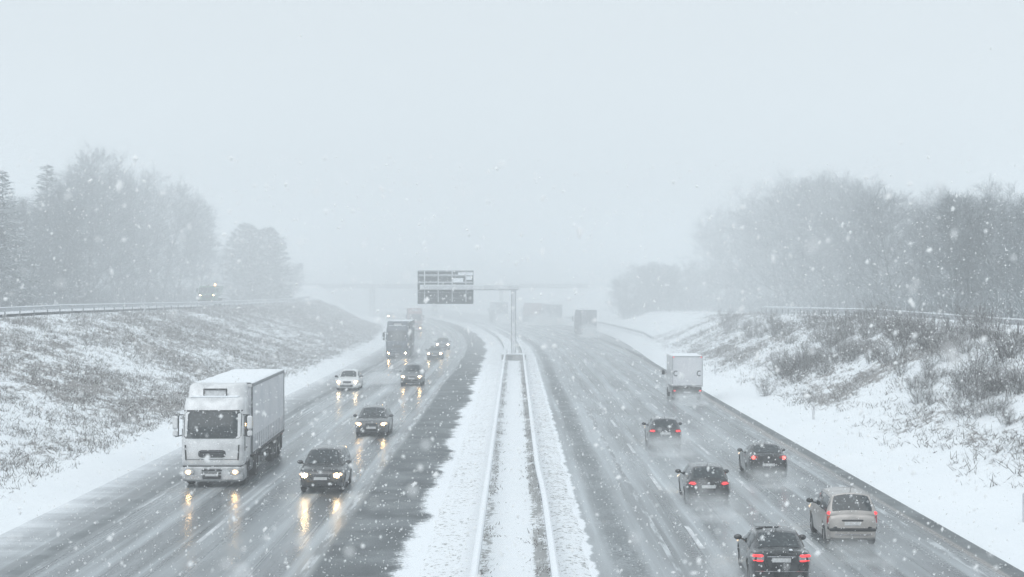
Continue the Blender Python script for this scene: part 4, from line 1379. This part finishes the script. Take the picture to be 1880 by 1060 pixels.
near = [(1838, 25.5, 1.15, 'dense dark bush high on the right bank near the picture edge'), (1868, 26, 1.25, 'tallest bush of the dark clump at the right picture edge'),
        (1800, 24.5, .95, 'dark bush left of the clump at the right picture edge, halfway up the bank'), (1745, 24.8, .8, None), (1720, 23.2, .6, None), (1775, 22.6, .85, 'round dark bush lowest on the right bank below the edge clump'),
        (1700, 26.3, .8, None), (1730, 27.2, .9, None), (1760, 27.3, 1.0, None), (1790, 27.2, .9, None), (1830, 23.2, .75, None), (1815, 27.4, 1.0, None), (1870, 23.5, .8, None), (1680, 22.2, .5, None), (1655, 22.8, .55, None), (1850, 21.6, .45, None), (1772, 21.3, .4, None)]
for i, (px, x, s, lab) in enumerate(near):
    bush(i % 3, x, x * 3130 / (px - 945), s, lab or BL, None if lab else GB)

def on_bank(px, py):
    for k in range(60, 340):
        D = float(k); X = at(px, D)
        if 522 + (H_CAM - ground_z(X, D)) * 3130 / D <= py: return X, D
    return None
random.seed(23)
for i in range(66):
    if i < 30:     # the diagonal dark band of the right bank
        t = random.random(); px = 1425 + 225 * t + random.uniform(-28, 28); py = 722 - 128 * t + random.uniform(-26, 26)
    elif i < 46:   # along the crest
        px = random.uniform(1270, 1760); py = 585 + (px - 1270) * .06 + random.uniform(0, 34)
    else:          # above the verge on the near right
        px = random.uniform(1690, 1880); py = 640 + random.random() * 130
    q = on_bank(px, py)
    if q and q[0] < 29.3: bush(i % 3, q[0], q[1], random.uniform(.35, .8) * (1.15 if i < 46 else 1), BL, GB)

def scrub():
    random.seed(77)
    m = MB()
    def tuft(X, Y, z, h, n, lean=(0, 0)):
        for _ in range(n):
            d = Vector((random.gauss(0, .85) + lean[0], random.gauss(0, .85) + lean[1], 1)).normalized()
            b = Vector((X + random.gauss(0, .16), Y + random.gauss(0, .16), z - .03))
            hh = h * random.uniform(.5, 1.1)
            m.strip(b, b + d * hh, random.uniform(.02, .045), rnd_perp(d))
    cnt = 0
    for _ in range(80000):
        Y = 48 + 287 * random.random() ** 1.15
        u = random.uniform(-39, -18.7)
        X = u - defl(Y)
        if X < -39.3: continue
        a = scrub_at(X, Y)
        if random.random() > (a * 1.15 + .05) * (.30 + .75 * sm(-.20, .32, nz(X, Y * .42, .42, 14) + .9 * nz(X, Y * .42, 1.1, 31))): continue
        tuft(X, Y, ground_z(X, Y), random.uniform(.14, .42) * (1 + 1.1 * max(0, nz(X, Y, .09, 6))), 6)
    for _ in range(22000):
        Y = 50 + 190 * random.random() ** 1.1
        X = random.uniform(17.5, 29)
        a = scrub_at(X, Y)
        if random.random() > (a * 1.1 + .03) * (.25 + 1.2 * sm(-.2, .3, nz(X, Y * .5, .35, 21) + .6 * nz(X, Y * .5, 1.0, 33))): continue
        tuft(X, Y, ground_z(X, Y), random.uniform(.15, .45) * (1 + .8 * max(0, nz(X, Y, .12, 6))), 5)
    for _ in range(1300):      # stalks in the median, by the rails
        s = random.uniform(38, 190); u = random.choice((random.gauss(.82, .09), random.gauss(-.88, .06), random.gauss(.8, .1)))
        if nz(0, s, .22, 3) < -.1: continue
        tuft(u, s, median_z(u, s), random.uniform(.08, .2), 4)
    o = m.build('dead_scrub', 'scrub', None, smooth=0)
    tag(o, 'dead grass and weeds poking through the snow on both banks', 'undergrowth', None, 'stuff')
scrub()

def wood_floor():
    random.seed(41)
    m = MB()
    def shoot(X, D, h):
        b = Vector((X, D, ground_z(X, D) - .05))
        for _ in range(5):
            d = Vector((random.gauss(0, .35), random.gauss(0, .35), 1)).normalized()
            e = b + d * h * random.uniform(.6, 1)
            m.strip(b, e, .05, rnd_perp(d))
            for _ in range(4):
                t = random.uniform(.2, .95); dd = (d + rnd_perp(d) * .8).normalized()
                m.strip(b.lerp(e, t), b.lerp(e, t) + dd * h * .35, .04, rnd_perp(dd))
    for _ in range(1500):
        D = random.uniform(150, 300); X = random.uniform(-60, -51.5)
        if (X * 3130 / D + 945) > 400: continue
        shoot(X, D, random.uniform(1, 3.6))
    for _ in range(2600):
        D = random.uniform(115, 350); X = random.uniform(36.5, 58)
        px = X * 3130 / D + 945
        if px < 1300 or px > 2000: continue
        shoot(X, D, random.uniform(1, 3.8))
    for _ in range(500):
        D = random.uniform(322, 350); X = at(random.uniform(1142, 1305), D)
        shoot(X, D, random.uniform(1.5, 4))
    o = m.build('undergrowth', 'twigs', None, smooth=0)
    tag(o, 'tangled snowy undergrowth filling the foot of both woods', 'undergrowth', None, 'stuff')
wood_floor()

# ------------------------------------------------------------------ falling snow
def flakes():
    random.seed(5)
    m = MB()
    n = 0
    base = [(1, 0, 0), (-1, 0, 0), (0, 1, 0), (0, -1, 0), (0, 0, 1), (0, 0, -1)]
    F = [(0, 2, 4), (2, 1, 4), (1, 3, 4), (3, 0, 4), (2, 0, 5), (1, 2, 5), (3, 1, 5), (0, 3, 5)]
    def one(d, rr):
        mg = min(1, d / 8)
        X = random.uniform(-1, 1) * (d * .315 + .15 + 2.5 * mg)
        Z = H_CAM + random.uniform(-1, 1) * (d * .19 + .1 + 1.2 * mg)
        if Z < .15: return
        if Z - H_CAM > .075 * d and random.random() > .015: return
        r = rr
        ax_ = Vector((random.gauss(.5, .8), random.gauss(0, .8), random.gauss(1.3, .8))).normalized()
        st = random.choice((1.0, 1.15, 1.4, 1.9)) * random.uniform(.9, 1.15)
        i = len(m.v)
        for b in base:
            p = Vector(b) * r * random.uniform(.6, 1.2)
            p += ax_ * (p.dot(ax_)) * (st - 1)
            m.v.append((X + p.x, d + p.y, Z + p.z))
        m.f.extend(tuple(i + k for k in f) for f in F)
    for _ in range(42000):
        d = 6 + 56 * random.random() ** .65
        one(d, random.uniform(.0055, .0135) * (1 + .7 * (random.random() < .10)))
    for _ in range(16000):
        one(62 + 90 * random.random() ** .7, random.uniform(.013, .026))
    for _ in range(420): one(random.uniform(2.2, 6.5), random.uniform(.004, .009))
    for _ in range(34): one(random.uniform(.9, 2.2), random.uniform(.004, .0075))
    o = m.build('falling_snow', 'flake', None, smooth=60)
    tag(o, 'snowflakes drifting through the air in front of the motorway', 'snowflakes', None, 'stuff')
flakes()

# ------------------------------------------------------------------ spray
def spray_mat(name, dens):
    m = bpy.data.materials.new(name); m.use_nodes = True
    nt = m.node_tree; nt.nodes.clear()
    tc = N(nt, 'ShaderNodeTexCoord')
    d = N(nt, 'ShaderNodeVectorMath', operation='SUBTRACT'); L(nt, tc.outputs['Generated'], d.inputs[0]); d.inputs[1].default_value = (.5, .5, .12)
    e = N(nt, 'ShaderNodeVectorMath', operation='MULTIPLY'); L(nt, d.outputs[0], e.inputs[0]); e.inputs[1].default_value = (2.0, 2.0, 1.12)
    ln = N(nt, 'ShaderNodeVectorMath', operation='LENGTH'); L(nt, e.outputs[0], ln.inputs[0])
    fall = sstep(nt, ln.outputs['Value'], 1.0, .15)
    nz_ = sstep(nt, noise_n(nt, tc.outputs['Object'], 1.1, 3, .6), .32, .66)
    v = N(nt, 'ShaderNodeVolumePrincipled'); v.inputs['Color'].default_value = (.965, .988, 1.0, 1)
    L(nt, math_n(nt, 'MULTIPLY', math_n(nt, 'MULTIPLY', fall, nz_), dens), v.inputs['Density'])
    o = N(nt, 'ShaderNodeOutputMaterial'); L(nt, v.outputs[0], o.inputs['Volume'])
    return m

def spray():
    mat = spray_mat('road_spray', .85)
    boxes = {}
    mb = MB(); P = [(-.5, -.5, 0), (.5, -.5, 0), (.5, .5, 0), (-.5, .5, 0), (-.5, -.5, 1), (.5, -.5, 1), (.5, .5, 1), (-.5, .5, 1)]
    mb.v = P; mb.f = [(3, 2, 1, 0), (4, 5, 6, 7), (0, 1, 5, 4), (1, 2, 6, 5), (2, 3, 7, 6), (3, 0, 4, 7)]
    # (px, distance of the centre, width, length, height, what it belongs to)
    items = [(1302, 60.2, 3.4, 6.5, 1.0, 'behind the black estate'), (1412, 69.2, 3.2, 6, .9, 'behind the black low saloon'), (1222, 82.0, 3.6, 8, 1.2, 'behind the dark hatchback'),
             (1567, 50.8, 3.0, 5, .7, 'behind the beige minivan'), (1262, 116.0, 3.6, 8, 1.2, 'behind the white box van'), (1081, 264, 4.6, 16, 2.4, 'behind the hazy lorry in the right lane'),
             (1003, 345, 11, 24, 2.6, 'behind the pair of hazy lorries'), (922, 358, 5, 16, 2.4, 'behind the lorry at the gantry column'), (1330, 46.5, 2.0, 7, .8, 'beside the rear wheels of the nearest black saloon'),
             (455, 78.5, 1.9, 13, 1.5, 'beside the trailer of the white articulated lorry'), (630, 72, 1.6, 7, .8, 'beside the black SUV'), (712, 97, 1.8, 8, .9, 'beside the dark grey estate'),
             (700, 142, 4.5, 12, 1.0, 'between the white car and the grey SUV'), (750, 200, 5, 20, 2.2, 'beside the dark lorry')]
    ob = None
    for px, D, w, ln, h, lab in items:
        if ob is None: o = ob = mb.build('tyre_spray', mat, None, smooth=0)
        else: o = ob.copy(); COL.objects.link(o)
        o.location = (at(px, D), D, .02); o.scale = (w, ln, h)
        tag(o, 'white spray thrown up from the wet road ' + lab, 'spray', None, 'stuff')
spray()

# ------------------------------------------------------------------ haze
def haze():
    m = bpy.data.materials.new('haze'); m.use_nodes = True
    nt = m.node_tree; nt.nodes.clear()
    v = N(nt, 'ShaderNodeVolumePrincipled'); v.inputs['Color'].default_value = (.965, .988, 1.0, 1); v.inputs['Density'].default_value = .0023
    v.inputs['Anisotropy'].default_value = 0.0
    o = N(nt, 'ShaderNodeOutputMaterial'); L(nt, v.outputs[0], o.inputs['Volume'])
    mb = MB(); mb.box((0, 600, 14), (1500, 1360, 32))
    tag(mb.build('haze', m, None, smooth=0), 'pale snow haze filling the air over the motorway', 'haze', None, 'stuff')
haze()

def far_haze():  # second haze volume, added to fade the distance while near cars keep contrast
    m = bpy.data.materials.new('added_haze_volume'); m.use_nodes = True
    nt = m.node_tree; nt.nodes.clear()
    v = N(nt, 'ShaderNodeVolumePrincipled'); v.inputs['Color'].default_value = (.965, .988, 1.0, 1); v.inputs['Density'].default_value = .0048
    o = N(nt, 'ShaderNodeOutputMaterial'); L(nt, v.outputs[0], o.inputs['Volume'])
    mb = MB(); mb.box((0, 708, 13.4), (1460, 1130, 30.2))
    tag(mb.build('added_far_haze', m, None, smooth=0), 'added second haze volume fading the far end of the motorway', 'snowfall', None, 'stuff')
far_haze()

# ------------------------------------------------------------------ light, sky, camera
SUN_EL, SUN_AZ = R(48), R(200)
w = bpy.data.worlds.new('World'); sc.world = w; w.use_nodes = True
nt = w.node_tree; bg = nt.nodes['Background']
sky = N(nt, 'ShaderNodeTexSky', sky_type='NISHITA', sun_disc=False, sun_elevation=SUN_EL, sun_rotation=SUN_AZ)
sky.dust_density = 4.0; sky.air_density = 1.0
hs = N(nt, 'ShaderNodeHueSaturation'); hs.inputs['Saturation'].default_value = .12
L(nt, sky.outputs[0], hs.inputs['Color'])
mx = N(nt, 'ShaderNodeMix', data_type='RGBA'); mx.inputs[0].default_value = .9
L(nt, hs.outputs[0], mx.inputs[6]); mx.inputs[7].default_value = (6.0, 6.66, 7.10, 1)
L(nt, mx.outputs[2], bg.inputs[0]); bg.inputs[1].default_value = .1
sl = bpy.data.lights.new('sun', 'SUN'); sl.energy = 1.15; sl.angle = R(60); sl.color = (.97, .99, 1.0)
so = bpy.data.objects.new('sun', sl); COL.objects.link(so)
dv = Vector((math.sin(SUN_AZ) * math.cos(SUN_EL), math.cos(SUN_AZ) * math.cos(SUN_EL), math.sin(SUN_EL)))
so.rotation_euler = dv.to_track_quat('Z', 'Y').to_euler(); so.location = (0, 0, 60)

cd = bpy.data.cameras.new('camera'); cam = bpy.data.objects.new('camera', cd); COL.objects.link(cam); sc.camera = cam
cd.sensor_width = 36; cd.lens = 3130 / 1880 * 36
cd.clip_start = .1; cd.clip_end = 4000
cam.location = (0, 0, H_CAM)
cam.rotation_euler = (R(90) - math.atan(8 / 3130), 0, math.atan(5 / 3130))
cd.dof.use_dof = True; cd.dof.focus_distance = 62; cd.dof.aperture_fstop = 2.6

sc.view_settings.view_transform = 'Standard'; sc.view_settings.look = 'None'
sc.view_settings.exposure = .33; sc.view_settings.gamma = 1
c = sc.cycles
c.use_denoising = True
try:
    c.denoiser = 'OPENIMAGEDENOISE'; c.denoising_input_passes = 'RGB_ALBEDO_NORMAL'; c.denoising_prefilter = 'ACCURATE'
except Exception: pass
c.max_bounces = 6; c.diffuse_bounces = 3; c.glossy_bounces = 3; c.volume_bounces = 3; c.transmission_bounces = 2
c.caustics_reflective = False; c.caustics_refractive = False
c.sample_clamp_indirect = 4.0
